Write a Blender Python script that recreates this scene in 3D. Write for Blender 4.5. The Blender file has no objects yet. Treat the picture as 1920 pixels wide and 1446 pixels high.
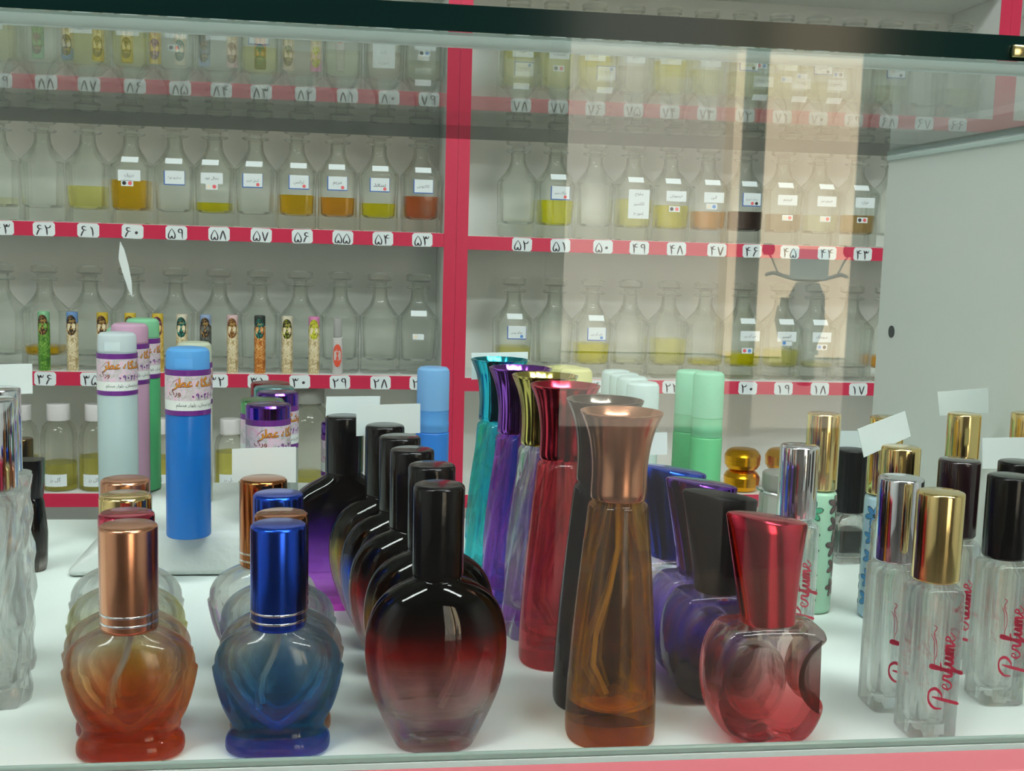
import bpy, bmesh, math, random
from mathutils import Vector, Matrix
random.seed(7)
SC = bpy.context.scene
COL = SC.collection
PI = math.pi

# ---------------------------------------------------------------- camera model (also used to read positions)
F = 2150.0
PITCH = math.atan(258 / F); YAW = math.radians(7.7); ROLL = .028; EYE = Vector((0, 0, .188))
_f = Vector((math.sin(YAW) * math.cos(PITCH), math.cos(YAW) * math.cos(PITCH), -math.sin(PITCH)))
_r = Vector((math.cos(YAW), -math.sin(YAW), 0)); _u = _r.cross(_f)
CR = _r * math.cos(ROLL) + _u * math.sin(ROLL); CU = _u * math.cos(ROLL) - _r * math.sin(ROLL); CF = _f
def ray(px, py): return (px - 960) / F * CR + (723 - py) / F * CU + CF
def onz(px, py, z=0):
    d = ray(px, py); return EYE + d * ((z - EYE.z) / d.z)
def ony(px, py, y):
    d = ray(px, py); return EYE + d * ((y - EYE.y) / d.y)

cam = bpy.data.cameras.new('camera'); co = bpy.data.objects.new('camera', cam); COL.objects.link(co)
co.matrix_world = Matrix(((CR.x, CU.x, -CF.x, EYE.x), (CR.y, CU.y, -CF.y, EYE.y), (CR.z, CU.z, -CF.z, EYE.z), (0, 0, 0, 1)))
cam.sensor_width = 36; cam.sensor_fit = 'HORIZONTAL'; cam.lens = F / 1920 * 36; cam.clip_start = .01; cam.clip_end = 100
SC.camera = co

# ---------------------------------------------------------------- materials
MATS = {}
def new_mat(name):
    m = bpy.data.materials.new(name); m.use_nodes = True
    nt = m.node_tree; nt.nodes.clear()
    out = nt.nodes.new('ShaderNodeOutputMaterial')
    return m, nt, out
def rgba(c): return (c[0], c[1], c[2], 1)
def srgb(r, g, b):
    f = lambda v: ((v / 255 + .055) / 1.055) ** 2.4 if v > 10 else v / 255 / 12.92
    return (f(r), f(g), f(b))
def prin(name, c, rough=.5, metal=0, coat=0, spec=.5, noise=0, nscale=30, bump=0, trans=0, sss=0):
    k = ('p', name)
    if k in MATS: return MATS[k]
    m, nt, out = new_mat(name)
    b = nt.nodes.new('ShaderNodeBsdfPrincipled')
    b.inputs['Base Color'].default_value = rgba(c); b.inputs['Roughness'].default_value = rough
    b.inputs['Metallic'].default_value = metal; b.inputs['Coat Weight'].default_value = coat
    b.inputs['Specular IOR Level'].default_value = spec; b.inputs['Transmission Weight'].default_value = trans
    if noise or bump:
        tc = nt.nodes.new('ShaderNodeTexCoord'); nz = nt.nodes.new('ShaderNodeTexNoise')
        nz.inputs['Scale'].default_value = nscale; nz.inputs['Detail'].default_value = 4
        nt.links.new(tc.outputs['Object'], nz.inputs['Vector'])
        if noise:
            mx = nt.nodes.new('ShaderNodeMix'); mx.data_type = 'RGBA'
            mx.inputs['A'].default_value = rgba([max(0, v * (1 - noise)) for v in c]); mx.inputs['B'].default_value = rgba([min(1, v * (1 + noise)) for v in c])
            nt.links.new(nz.outputs['Fac'], mx.inputs['Factor']); nt.links.new(mx.outputs['Result'], b.inputs['Base Color'])
        if bump:
            bp = nt.nodes.new('ShaderNodeBump'); bp.inputs['Strength'].default_value = bump; bp.inputs['Distance'].default_value = .002
            nt.links.new(nz.outputs['Fac'], bp.inputs['Height']); nt.links.new(bp.outputs['Normal'], b.inputs['Normal'])
    nt.links.new(b.outputs['BSDF'], out.inputs['Surface'])
    MATS[k] = m; return m
def emis(name, c, s):
    m, nt, out = new_mat(name); e = nt.nodes.new('ShaderNodeEmission')
    e.inputs['Color'].default_value = rgba(c); e.inputs['Strength'].default_value = s
    nt.links.new(e.outputs[0], out.inputs['Surface']); return m
def pane(name, tint=(1, 1, 1), base=.04, gain=1.0):
    """flat sheet glass: straight transmission plus a Fresnel mirror"""
    m, nt, out = new_mat(name)
    lw = nt.nodes.new('ShaderNodeLayerWeight'); lw.inputs['Blend'].default_value = .5
    pw = nt.nodes.new('ShaderNodeMath'); pw.operation = 'POWER'; pw.inputs[1].default_value = 5
    ml = nt.nodes.new('ShaderNodeMath'); ml.operation = 'MULTIPLY_ADD'; ml.inputs[1].default_value = (1 - base) * gain; ml.inputs[2].default_value = base
    t = nt.nodes.new('ShaderNodeBsdfTransparent'); t.inputs['Color'].default_value = rgba(tint)
    g = nt.nodes.new('ShaderNodeBsdfGlossy'); g.inputs['Roughness'].default_value = 0.0
    mx = nt.nodes.new('ShaderNodeMixShader')
    nt.links.new(lw.outputs['Facing'], pw.inputs[0]); nt.links.new(pw.outputs[0], ml.inputs[0]); nt.links.new(ml.outputs[0], mx.inputs[0])
    nt.links.new(t.outputs[0], mx.inputs[1]); nt.links.new(g.outputs[0], mx.inputs[2]); nt.links.new(mx.outputs[0], out.inputs['Surface'])
    return m
def glass(name, c, ior=1.5, rough=0.0, stops=None, thru=.3, sat=1.35):
    """blown glass; stops = colours of the lacquer by height [(z, colour)...]; thru = share that passes straight"""
    k = ('g', name)
    if k in MATS: return MATS[k]
    c = [v ** sat for v in c]
    if stops: stops = [(z, [v ** (sat * 1.6) for v in cc]) for z, cc in stops]
    m, nt, out = new_mat(name)
    g = nt.nodes.new('ShaderNodeBsdfPrincipled'); g.inputs['IOR'].default_value = ior; g.inputs['Roughness'].default_value = rough
    g.inputs['Transmission Weight'].default_value = 1; g.inputs['Base Color'].default_value = rgba(c)
    t = nt.nodes.new('ShaderNodeBsdfTransparent'); t.inputs['Color'].default_value = rgba([v ** .5 for v in c])
    if stops:
        tc = nt.nodes.new('ShaderNodeTexCoord'); sp = nt.nodes.new('ShaderNodeSeparateXYZ'); mr = nt.nodes.new('ShaderNodeMapRange')
        cr = nt.nodes.new('ShaderNodeValToRGB'); lo, hi = stops[0][0], stops[-1][0]
        mr.inputs['From Min'].default_value = lo; mr.inputs['From Max'].default_value = hi
        e = cr.color_ramp.elements
        e[0].position = 0; e[0].color = rgba(stops[0][1]); e[1].position = 1; e[1].color = rgba(stops[-1][1])
        for z, cc in stops[1:-1]: e.new((z - lo) / (hi - lo)).color = rgba(cc)
        nt.links.new(tc.outputs['Object'], sp.inputs[0]); nt.links.new(sp.outputs['Z'], mr.inputs['Value']); nt.links.new(mr.outputs[0], cr.inputs[0])
        nt.links.new(cr.outputs[0], g.inputs['Base Color']); nt.links.new(cr.outputs[0], t.inputs['Color'])
    mx = nt.nodes.new('ShaderNodeMixShader'); mx.inputs[0].default_value = thru
    nt.links.new(g.outputs[0], mx.inputs[1]); nt.links.new(t.outputs[0], mx.inputs[2]); nt.links.new(mx.outputs[0], out.inputs['Surface'])
    MATS[k] = m; return m
def plastic(name, c, tr=.5, rough=.25):
    """translucent plastic: diffuse + translucent + gloss"""
    k = ('pl', name)
    if k in MATS: return MATS[k]
    m, nt, out = new_mat(name)
    d = nt.nodes.new('ShaderNodeBsdfPrincipled'); d.inputs['Base Color'].default_value = rgba(c); d.inputs['Roughness'].default_value = rough
    t = nt.nodes.new('ShaderNodeBsdfTranslucent'); t.inputs['Color'].default_value = rgba(c)
    mx = nt.nodes.new('ShaderNodeMixShader'); mx.inputs[0].default_value = tr
    nt.links.new(d.outputs[0], mx.inputs[1]); nt.links.new(t.outputs[0], mx.inputs[2]); nt.links.new(mx.outputs[0], out.inputs['Surface'])
    MATS[k] = m; return m
def metal(name, c, rough=.12):
    return prin(name, c, rough, 1)
def marble(name, a, b_, dark):
    """busy printed pattern of a wrapped label"""
    k = ('mb', name)
    if k in MATS: return MATS[k]
    m, nt, out = new_mat(name); b = nt.nodes.new('ShaderNodeBsdfPrincipled'); b.inputs['Roughness'].default_value = .3
    tc = nt.nodes.new('ShaderNodeTexCoord'); nz = nt.nodes.new('ShaderNodeTexNoise'); nz.inputs['Scale'].default_value = 110; nz.inputs['Distortion'].default_value = 2.5
    r1 = nt.nodes.new('ShaderNodeValToRGB'); e = r1.color_ramp.elements
    e[0].position = .38; e[0].color = rgba(dark); e[1].position = .52; e[1].color = rgba(a); x = e.new(.68); x.color = rgba(b_)
    nt.links.new(tc.outputs['Object'], nz.inputs['Vector']); nt.links.new(nz.outputs['Fac'], r1.inputs[0])
    nt.links.new(r1.outputs[0], b.inputs['Base Color']); nt.links.new(b.outputs[0], out.inputs['Surface'])
    MATS[k] = m; return m

WHITE = prin('white_melamine', srgb(236, 240, 236), .35, noise=.01)
LINER = prin('white_shelf_liner', srgb(232, 236, 231), .45)
RED = prin('raspberry_edge_band', srgb(205, 38, 78), .35)
PINK = prin('pink_counter_band', srgb(172, 92, 99), .5)
PAPER = prin('white_paper', srgb(226, 238, 238), .8)
INK = prin('dark_ink', srgb(62, 60, 66), .7)
GREYINK = prin('grey_ink', srgb(120, 122, 130), .7)
BLUELINE = prin('blue_border_ink', srgb(50, 105, 180), .6)
DOTS = {'k': prin('black_dot', srgb(38, 36, 34), .6), 'r': prin('red_dot', srgb(235, 105, 110), .6), 'b': prin('blue_dot', srgb(90, 150, 215), .6), 'w': prin('cream_dot', srgb(240, 230, 205), .6)}

# ---------------------------------------------------------------- mesh helpers
def obj(name, bm, mats, parent=None, smooth=30):
    me = bpy.data.meshes.new(name)
    bm.normal_update(); bm.to_mesh(me); bm.free()
    for m in (mats if isinstance(mats, (list, tuple)) else [mats]): me.materials.append(m)
    o = bpy.data.objects.new(name, me); COL.objects.link(o)
    if smooth:
        for p in me.polygons: p.use_smooth = True
        try: me.set_sharp_from_angle(angle=math.radians(smooth))
        except Exception: pass
    if parent: o.parent = parent
    return o
def tag(o, label, cat, group=None):
    o['label'] = label; o['category'] = cat
    if group: o['group'] = group
    return o
def thing(name, label, cat, loc=(0, 0, 0), rz=0, group=None):
    o = bpy.data.objects.new(name, None); o.empty_display_size = .01; COL.objects.link(o)
    o.location = loc; o.rotation_euler = (0, 0, rz)
    return tag(o, label, cat, group)
def struct(o): o['kind'] = 'structure'; return o
def copy_tree(o, parent=None):
    c = o.copy(); COL.objects.link(c)
    if parent is not None:
        c.parent = parent
    for ch in list(o.children): copy_tree(ch, c)
    return c
def box(bm, x0, x1, y0, y1, z0, z1, mi=0, bev=0):
    vs = [bm.verts.new((x, y, z)) for z in (z0, z1) for y in (y0, y1) for x in (x0, x1)]
    fs = [bm.faces.new([vs[i] for i in f]) for f in ((0, 2, 3, 1), (4, 5, 7, 6), (0, 1, 5, 4), (2, 6, 7, 3), (0, 4, 6, 2), (1, 3, 7, 5))]
    for f in fs: f.material_index = mi
    if bev:
        es = list({e for f in fs for e in f.edges})
        r = bmesh.ops.bevel(bm, geom=es, offset=bev, segments=2, affect='EDGES', profile=.5)
        for f in r['faces']: f.material_index = mi
    return fs
def loft(bm, secs, seg=40, mi=0, flip=False, twist=0, cap=True, flute=0, nfl=10):
    """secs: (z, hw, hd, n[, cx[, tilt]]) superellipse rings from bottom to top; tilt raises z with x"""
    rings = []
    z0, z1 = secs[0][0], secs[-1][0]
    for s in secs:
        z, a, b, n = s[:4]; cx = s[4] if len(s) > 4 else 0; tl = s[5] if len(s) > 5 else 0
        tw = twist * (z - z0) / (z1 - z0 + 1e-9)
        ring = []
        for k in range(seg):
            t = 2 * PI * k / seg + (PI / seg)
            c, si = math.cos(t), math.sin(t)
            x = math.copysign(abs(c) ** (2 / n), c) * a; y = math.copysign(abs(si) ** (2 / n), si) * b
            if flute:
                q = 1 + flute * math.cos(nfl * t); x *= q; y *= q
            x, y = x * math.cos(tw) - y * math.sin(tw), x * math.sin(tw) + y * math.cos(tw)
            ring.append(bm.verts.new((cx + x, y, z + tl * x)))
        rings.append(ring)
    fs = []
    for i in range(len(rings) - 1):
        A, B = rings[i], rings[i + 1]
        for k in range(seg):
            q = [A[k], A[(k + 1) % seg], B[(k + 1) % seg], B[k]]
            fs.append(bm.faces.new(q[::-1] if flip else q))
    if cap:
        fs.append(bm.faces.new(rings[0] if flip else rings[0][::-1])); fs.append(bm.faces.new(rings[-1][::-1] if flip else rings[-1]))
    for f in fs: f.material_index = mi
    return rings
def rounded(z0, z1, a, b=None, n=2, r=.001, k=3):
    """straight post with rounded rims"""
    b = a if b is None else b
    s = []
    for i in range(k + 1):
        t = i / k * PI / 2; s.append((z0 + r * (1 - math.sin(t)) if False else z0 + r * (1 - math.cos(t)) , a - r * (1 - math.sin(t)), b - r * (1 - math.sin(t)), n))
    for i in range(k + 1):
        t = i / k * PI / 2; s.append((z1 - r * (1 - math.sin(t)), a - r * (1 - math.cos(t)), b - r * (1 - math.cos(t)), n))
    return s
def smoothsecs(pts, k=5):
    """Catmull-Rom through section tuples"""
    out = []
    P = [pts[0]] + list(pts) + [pts[-1]]
    for i in range(1, len(P) - 2):
        for j in range(k):
            t = j / k
            out.append(tuple(.5 * (2 * b + (c - a) * t + (2 * a - 5 * b + 4 * c - d) * t * t + (3 * b - a - 3 * c + d) * t ** 3) for a, b, c, d in zip(P[i - 1], P[i], P[i + 1], P[i + 2])))
    out.append(tuple(pts[-1])); lo = pts[0][0]
    return [(max(q[0], lo),) + q[1:] for q in out]
def tube(bm, pts, r, seg=8, mi=0):
    pts = [Vector(p) for p in pts]; rings = []
    for i, p in enumerate(pts):
        d = (pts[min(i + 1, len(pts) - 1)] - pts[max(i - 1, 0)]).normalized()
        a = d.orthogonal().normalized() if abs(d.y) > .9 else d.cross(Vector((0, 1, 0))).normalized(); b = d.cross(a)
        rings.append([bm.verts.new(p + a * r * math.cos(2 * PI * k / seg) + b * r * math.sin(2 * PI * k / seg)) for k in range(seg)])
    for A, B in zip(rings, rings[1:]):
        for k in range(seg):
            f = bm.faces.new((A[k], A[(k + 1) % seg], B[(k + 1) % seg], B[k])); f.material_index = mi
    bm.faces.new(rings[0]).material_index = mi; bm.faces.new(rings[-1][::-1]).material_index = mi
    bmesh.ops.recalc_face_normals(bm, faces=bm.faces)
def disc(bm, c, r, mi, seg=14, th=.0002):
    """small raised round sticker facing -y"""
    A = [bm.verts.new((c[0] + r * math.cos(2 * PI * k / seg), c[1] - th, c[2] + r * math.sin(2 * PI * k / seg))) for k in range(seg)]
    bm.faces.new(A).material_index = mi

# ---------------------------------------------------------------- writing
FORMS = {}
def _f4(ch, *c): FORMS[ch] = c
for ch, a in (('ب', 0xFE8F), ('ت', 0xFE95), ('ج', 0xFE9D), ('ح', 0xFEA1), ('خ', 0xFEA5), ('س', 0xFEB1), ('ش', 0xFEB5), ('ص', 0xFEB9), ('ط', 0xFEC1), ('ع', 0xFEC9), ('ف', 0xFED1), ('ق', 0xFED5), ('ک', 0xFB8E), ('گ', 0xFB92), ('ل', 0xFEDD), ('م', 0xFEE1), ('ن', 0xFEE5), ('ه', 0xFEE9), ('ی', 0xFBFC), ('پ', 0xFB56)):
    _f4(ch, a, a + 1, a + 2, a + 3)
for ch, a in (('ا', 0xFE8D), ('آ', 0xFE81), ('د', 0xFEA9), ('ر', 0xFEAD), ('ز', 0xFEAF), ('و', 0xFEED)): _f4(ch, a, a + 1)
def shape(s):
    out = []
    for i, ch in enumerate(s):
        if ch not in FORMS: out.append(ch); continue
        prev = i > 0 and len(FORMS.get(s[i - 1], ())) == 4
        nxt = i + 1 < len(s) and s[i + 1] in FORMS and len(FORMS[ch]) == 4
        out.append(chr(FORMS[ch][3 if prev and nxt else 1 if prev else 2 if nxt else 0]))
    return ''.join(out[::-1])
_TXT = {}
def text_geo(s, res=2, rtl=True):
    """(verts 2d centred, faces, width, height) at unit size"""
    k = (s, res)
    if k in _TXT: return _TXT[k]
    cu = bpy.data.curves.new('writing', 'FONT'); cu.body = shape(s) if rtl else s; cu.resolution_u = res; cu.size = 1
    o = bpy.data.objects.new('writing', cu); COL.objects.link(o)
    dg = bpy.context.evaluated_depsgraph_get(); dg.update()
    me = bpy.data.meshes.new_from_object(o.evaluated_get(dg))
    vs = [(v.co.x, v.co.y) for v in me.vertices]; fs = [tuple(p.vertices) for p in me.polygons]
    bpy.data.objects.remove(o); bpy.data.curves.remove(cu); bpy.data.meshes.remove(me)
    x0, x1 = min(v[0] for v in vs), max(v[0] for v in vs); y0, y1 = min(v[1] for v in vs), max(v[1] for v in vs)
    vs = [(a - (x0 + x1) / 2, b - (y0 + y1) / 2) for a, b in vs]
    _TXT[k] = (vs, fs, x1 - x0, y1 - y0); return _TXT[k]
def write(bm, s, cx, cz, w, h, y, mi, res=2, bend=None, rtl=True, vertical=False):
    """lay writing on the plane y facing -y, fitted in w x h; bend = radius of the cylinder it wraps"""
    vs, fs, tw, th = text_geo(s, res, rtl); k = min(w / tw, h / th)
    V = []
    for a, b in vs:
        px, pz = (cx + a * k, cz + b * k)
        if bend: t = px / bend; V.append(bm.verts.new((bend * math.sin(t), -bend * math.cos(t), pz)))
        else: V.append(bm.verts.new((px, y, pz)))
    for f in fs:
        try: bm.faces.new([V[i] for i in f]).material_index = mi
        except ValueError: pass
def stroke(bm, pts, w, mi, put):
    """flat pen stroke of centre line pts; put maps (x, y) to a 3d point"""
    P = [Vector((a, b)) for a, b in pts]; S = []
    Q = [P[0]] + P + [P[-1]]
    for i in range(1, len(Q) - 2):
        for j in range(6):
            t = j / 6; a, b, c, d = Q[i - 1:i + 3]
            S.append(.5 * (2 * b + (c - a) * t + (2 * a - 5 * b + 4 * c - d) * t * t + (3 * b - a - 3 * c + d) * t ** 3))
    S.append(P[-1]); L = []
    for i, p in enumerate(S):
        d = S[min(i + 1, len(S) - 1)] - S[max(i - 1, 0)]
        n = Vector((-d.y, d.x)).normalized() if d.length > 1e-9 else Vector((0, 1))
        ww = w * (.65 + .5 * abs(d.normalized().y if d.length > 1e-9 else 0)) * (.35 + .65 * min(1, 4 * i / len(S), 4 * (len(S) - 1 - i) / len(S)))
        L.append((bm.verts.new(put(*(p + n * ww))), bm.verts.new(put(*(p - n * ww)))))
    for (a, b), (c, d) in zip(L, L[1:]): bm.faces.new((a, c, d, b)).material_index = mi
PERFUME = [
    [(.95, 2.25), (.6, .9), (.25, -.6), (.1, -1.0)], [(-.35, 1.0), (-.25, 1.9), (.5, 2.6), (1.5, 2.6), (1.8, 1.9), (1.2, 1.15), (.55, 1.0)],
    [(1.5, .4), (2.05, .62), (2.25, .95), (2.02, 1.1), (1.75, .7), (1.78, .2), (2.1, 0), (2.5, .35), (2.78, 1.0), (2.9, 1.08), (3.15, .98), (3.08, .5), (3.2, .05), (3.5, .25),
     (3.9, 1.3), (4.3, 2.5), (4.15, 2.7), (3.95, 2.0), (3.75, .4), (3.55, -.9), (3.4, -1.1), (3.55, -.6), (4.0, .1), (4.3, .4), (4.5, 1.0), (4.38, .4), (4.5, .03), (4.8, .25), (5.1, 1.0),
     (4.98, .4), (5.1, .03), (5.35, .35), (5.55, 1.0), (5.45, 0), (5.55, .5), (5.85, 1.0), (5.95, .8), (5.85, 0), (5.95, .5), (6.25, 1.0), (6.35, .8), (6.28, .2), (6.4, 0), (6.75, .4),
     (7.15, .62), (7.28, .95), (7.02, 1.1), (6.8, .6), (6.9, .1), (7.2, 0), (7.75, .55)],
    [(3.6, 1.35), (4.6, 1.5)]]

DIG = {'0': [[(.32, .62), (.5, .78), (.68, .92)]], '1': [[(.22, 1.5), (.48, 1.2), (.6, .6), (.6, 0)]], '2': [[(.08, 1.55), (.28, 1.1), (.36, .5), (.36, 0)], [(.1, 1.5), (.25, 1.18), (.55, 1.12), (.82, 1.25), (.92, 1.52)]],
       '3': [[(.04, 1.55), (.24, 1.1), (.32, .5), (.32, 0)], [(.06, 1.5), (.2, 1.18), (.4, 1.15), (.5, 1.42), (.62, 1.16), (.82, 1.18), (.96, 1.52)]], '4': [[(.08, 1.55), (.26, 1.1), (.34, .5), (.34, 0)], [(.92, 1.5), (.6, 1.5), (.4, 1.22), (.62, 1.02), (.98, 1.06)]],
       '5': [[(.5, 1.55), (.2, 1.1), (.0, .55), (.08, .1), (.34, .08), (.5, .4), (.66, .08), (.92, .1), (1.0, .55), (.8, 1.1), (.5, 1.55)]], '6': [[(.86, 1.38), (.58, 1.52), (.3, 1.35), (.4, 1.05), (.72, .95), (.95, .98)], [(.6, .96), (.34, .6), (.2, .25), (.1, 0)]],
       '7': [[(.05, 1.5), (.28, .75), (.5, .0)], [(.5, .0), (.74, .8), (.95, 1.5)]], '8': [[(.5, 1.5), (.26, .8), (.05, 0)], [(.5, 1.5), (.74, .8), (.95, 0)]], '9': [[(.8, 1.05), (.45, .95), (.22, 1.2), (.4, 1.5), (.7, 1.45), (.8, 1.05), (.8, .5), (.86, 0)]]}
def digits(b, s, cx, cz, h, mi, y=None, bend=None, w=.10, gap=1.28):
    """Persian figures drawn with a round pen; h = height of a figure"""
    k = h / 1.55; W_ = (len(s) - 1) * gap + 1
    for i, ch in enumerate(s):
        for st in DIG[ch]:
            def put(u, v, i=i):
                px = cx + (u + i * gap - W_ / 2) * k; pz = cz + (v - .78) * k
                return (bend * math.sin(px / bend), -bend * math.cos(px / bend), pz) if bend else (px, y, pz)
            stroke(b, st, w * (2.2 if ch == '0' else 1), mi, put)
ONES = ['', 'one', 'two', 'three', 'four', 'five', 'six', 'seven', 'eight', 'nine']
TEENS = ['ten', 'eleven', 'twelve', 'thirteen', 'fourteen', 'fifteen', 'sixteen', 'seventeen', 'eighteen', 'nineteen']
TENS = ['', '', 'twenty', 'thirty', 'forty', 'fifty', 'sixty', 'seventy', 'eighty', 'ninety']
def words(n): return TEENS[n - 10] if 10 <= n < 20 else (TENS[n // 10] + (' ' + ONES[n % 10] if n % 10 else '')).strip()
def farsi(n): return ''.join(chr(0x6F0 + int(c)) for c in str(n))
# ================================================================ ROOM
ZF, ZC = -.95, 1.85
def wallbox(name, *a, m=None):
    bm = bmesh.new(); box(bm, *a); return struct(obj(name, bm, m or SHOPWALL, smooth=0))
SHOPWALL = prin('shop_wall_paint', srgb(226, 227, 222), .7, noise=.03, nscale=4)
wallbox('floor', -2.4, 2.9, -3.1, 2.1, ZF - .05, ZF, m=prin('grey_floor_tile', srgb(84, 80, 76), .45, noise=.1, nscale=3))
wallbox('ceiling', -2.4, 2.9, -3.1, 2.1, ZC, ZC + .05)
wallbox('wall_back', -2.4, 2.9, 2.05, 2.1, ZF, ZC)
wallbox('wall_left', -2.45, -2.4, -3.1, 2.1, ZF, ZC)
wallbox('wall_right', 2.9, 2.95, -3.1, 2.1, ZF, ZC)
DARKW = prin('dark_shelving_wall', srgb(92, 86, 80), .6, noise=.35, nscale=3)
bm = bmesh.new()
for a in ((-2.4, .62, ZF, ZC), (1.78, 2.9, ZF, ZC), (.62, 1.78, 1.35, ZC)): box(bm, a[0], a[1], -3.1, -3.05, a[2], a[3])
struct(obj('wall_front', bm, DARKW, smooth=0))
bm = bmesh.new()
for a in ((.62, .68, ZF, 1.35), (1.30, 1.36, ZF, 1.35), (1.72, 1.78, ZF, 1.35)): box(bm, a[0], a[1], -3.09, -3.02, a[2], a[3])
box(bm, .62, 1.78, -3.09, -3.02, 1.30, 1.36)
struct(obj('door_1', bm, prin('dark_door_frame', srgb(60, 58, 56), .4), smooth=0))
# street beyond the door
wallbox('street_ground', -6, 14, -12.4, -3.1, ZF - .1, ZF - .02, m=prin('street_asphalt', srgb(150, 146, 138), .8, noise=.1, nscale=2))
bm = bmesh.new(); box(bm, 4.05, 14, -12.2, -11.6, ZF, 6)
struct(obj('street_wall_beige', bm, prin('beige_street_wall', srgb(232, 212, 182), .8, noise=.04, nscale=1), smooth=0))
bm = bmesh.new(); box(bm, -6, 4.049, -12.6, -11.9, ZF, 6)
struct(obj('street_wall_grey', bm, prin('grey_street_wall', srgb(172, 168, 160), .8, noise=.08, nscale=1), smooth=0))
# parked motor scooter seen as a reflection in the front pane
mc = ony(1502, 540, 10.4)
t = thing('motor_scooter', 'grey parked motor scooter across the street, mirrored faintly in the pane', 'scooter', (mc.x, -9.6, ZF - .02), .25)
SCO = prin('scooter_grey', srgb(92, 98, 98), .35); TYRE = prin('tyre_black', (.02, .02, .02), .7)
for yy in (.55, -.65):
    b = bmesh.new(); tube(b, [(0, yy + .2 * math.cos(k * PI / 12), .26 + .2 * math.sin(k * PI / 12)) for k in range(25)], .055, 10); obj('wheel', b, TYRE, t)
b = bmesh.new(); loft(b, [(.30, .10, .12, 3), (.55, .17, .10, 3), (.80, .16, .07, 3), (.92, .10, .06, 3)], 24); o = obj('front_shield', b, SCO, t); o.location = (0, .42, 0)
b = bmesh.new(); loft(b, [(.34, .13, .42, 3), (.52, .17, .45, 3), (.66, .15, .40, 3)], 24); o = obj('rear_body', b, SCO, t); o.location = (0, -.42, 0)
b = bmesh.new(); loft(b, [(.665, .14, .34, 3), (.74, .13, .32, 3)], 24); o = obj('seat', b, TYRE, t); o.location = (0, -.36, 0)
b = bmesh.new(); box(b, -.14, .14, -.12, .36, .26, .30); obj('footboard', b, SCO, t, 0)
b = bmesh.new(); tube(b, [(-.36, .30, .98), (-.30, .36, 1.0), (-.16, .42, .96), (0, .43, .93), (.16, .42, .96), (.30, .36, 1.0), (.36, .30, .98)], .018, 10); obj('handlebar', b, SCO, t)
b = bmesh.new(); box(b, -.17, .17, .47, .476, .95, 1.22); o = obj('windscreen', b, prin('smoke_windscreen', srgb(120, 138, 140), .2), t, 0)
for sx in (-1, 1):
    b = bmesh.new(); tube(b, [(sx * .26, .38, .99), (sx * .32, .38, 1.12), (sx * .36, .38, 1.18)], .008, 8); o = obj('mirror_stem', b, SCO, t)
    b = bmesh.new(); loft(b, [(1.16, .04, .012, 3), (1.20, .06, .016, 3), (1.26, .05, .012, 3)], 16); o2 = obj('mirror', b, TYRE, o); o2.location = (sx * .36, .38, 0)

# ceiling lamps: two fluorescent fittings and an added fill lamp
LAMP = emis('lamp_glow', (.95, 1, .985), LAMP_S if 'LAMP_S' in globals() else 26)
def ceiling_lamp(x, y, lx, ly, label):
    t = thing('ceiling_lamp', label, 'lamp', (x, y, ZC))
    b = bmesh.new(); box(b, -lx / 2 - .03, lx / 2 + .03, -ly / 2 - .03, ly / 2 + .03, -.05, -.0005); obj('housing', b, WHITE, t, 0)
    b = bmesh.new(); box(b, -lx / 2, lx / 2, -ly / 2, ly / 2, -.058, -.0505); obj('diffuser', b, LAMP, t, 0)
    return t
ceiling_lamp(.35, .05, 1.3, .26, 'long white ceiling lamp above the counter')
ceiling_lamp(1.25, -1.2, 1.2, .3, 'white ceiling lamp over the customer side by the open door')
ceiling_lamp(-1.3, -.7, 1.3, .3, 'added white fill lamp on the ceiling, brightening the grey side panel')  # unseen fill, added to lift the counter's grey side panel

# ================================================================ SHELF CABINETS
YS = 1.80; DEP = .16
XA = ony(836, 250, YS).x; XM = ony(859.5, 250, YS).x; XB = ony(882, 250, YS).x
XR0 = ony(1875, 35, YS).x; XR1 = ony(1895, 35, YS).x; XR2 = ony(1914, 35, YS).x
WID = XR1 - XM
ZL = dict(left=[.640, .4215, .2078, -.0166], right=[.637, .4190, .2050, -.0182])
ZLEDGE = dict(left=ony(85, 925, YS).z, right=ony(1415, 927, YS).z)
TH = .0215
CAPT = {}
def number_tag(parent, n, x, ztop):
    b = bmesh.new(); w, h, c = .0158, .0104, .003
    pts = [(-w + c, -h), (w - c, -h), (w, -h + c), (w, h - c), (w - c, h), (-w + c, h), (-w, h - c), (-w, -h + c)]
    A = [b.verts.new((p[0], -.0006, p[1])) for p in pts]; B = [b.verts.new((p[0], 0, p[1])) for p in pts]
    b.faces.new(A)
    for i in range(8): b.faces.new((A[i], B[i], B[(i + 1) % 8], A[(i + 1) % 8]))
    digits(b, str(n), -.0005, -.0014, .0150, 1, -.0008)
    o = obj('number_tag', b, [PAPER, INK], parent, 0); o.location = (x, YS - .0009, ztop - TH / 2 - .0006)
    o.rotation_euler = (0, random.uniform(-.03, .03), 0)
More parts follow.
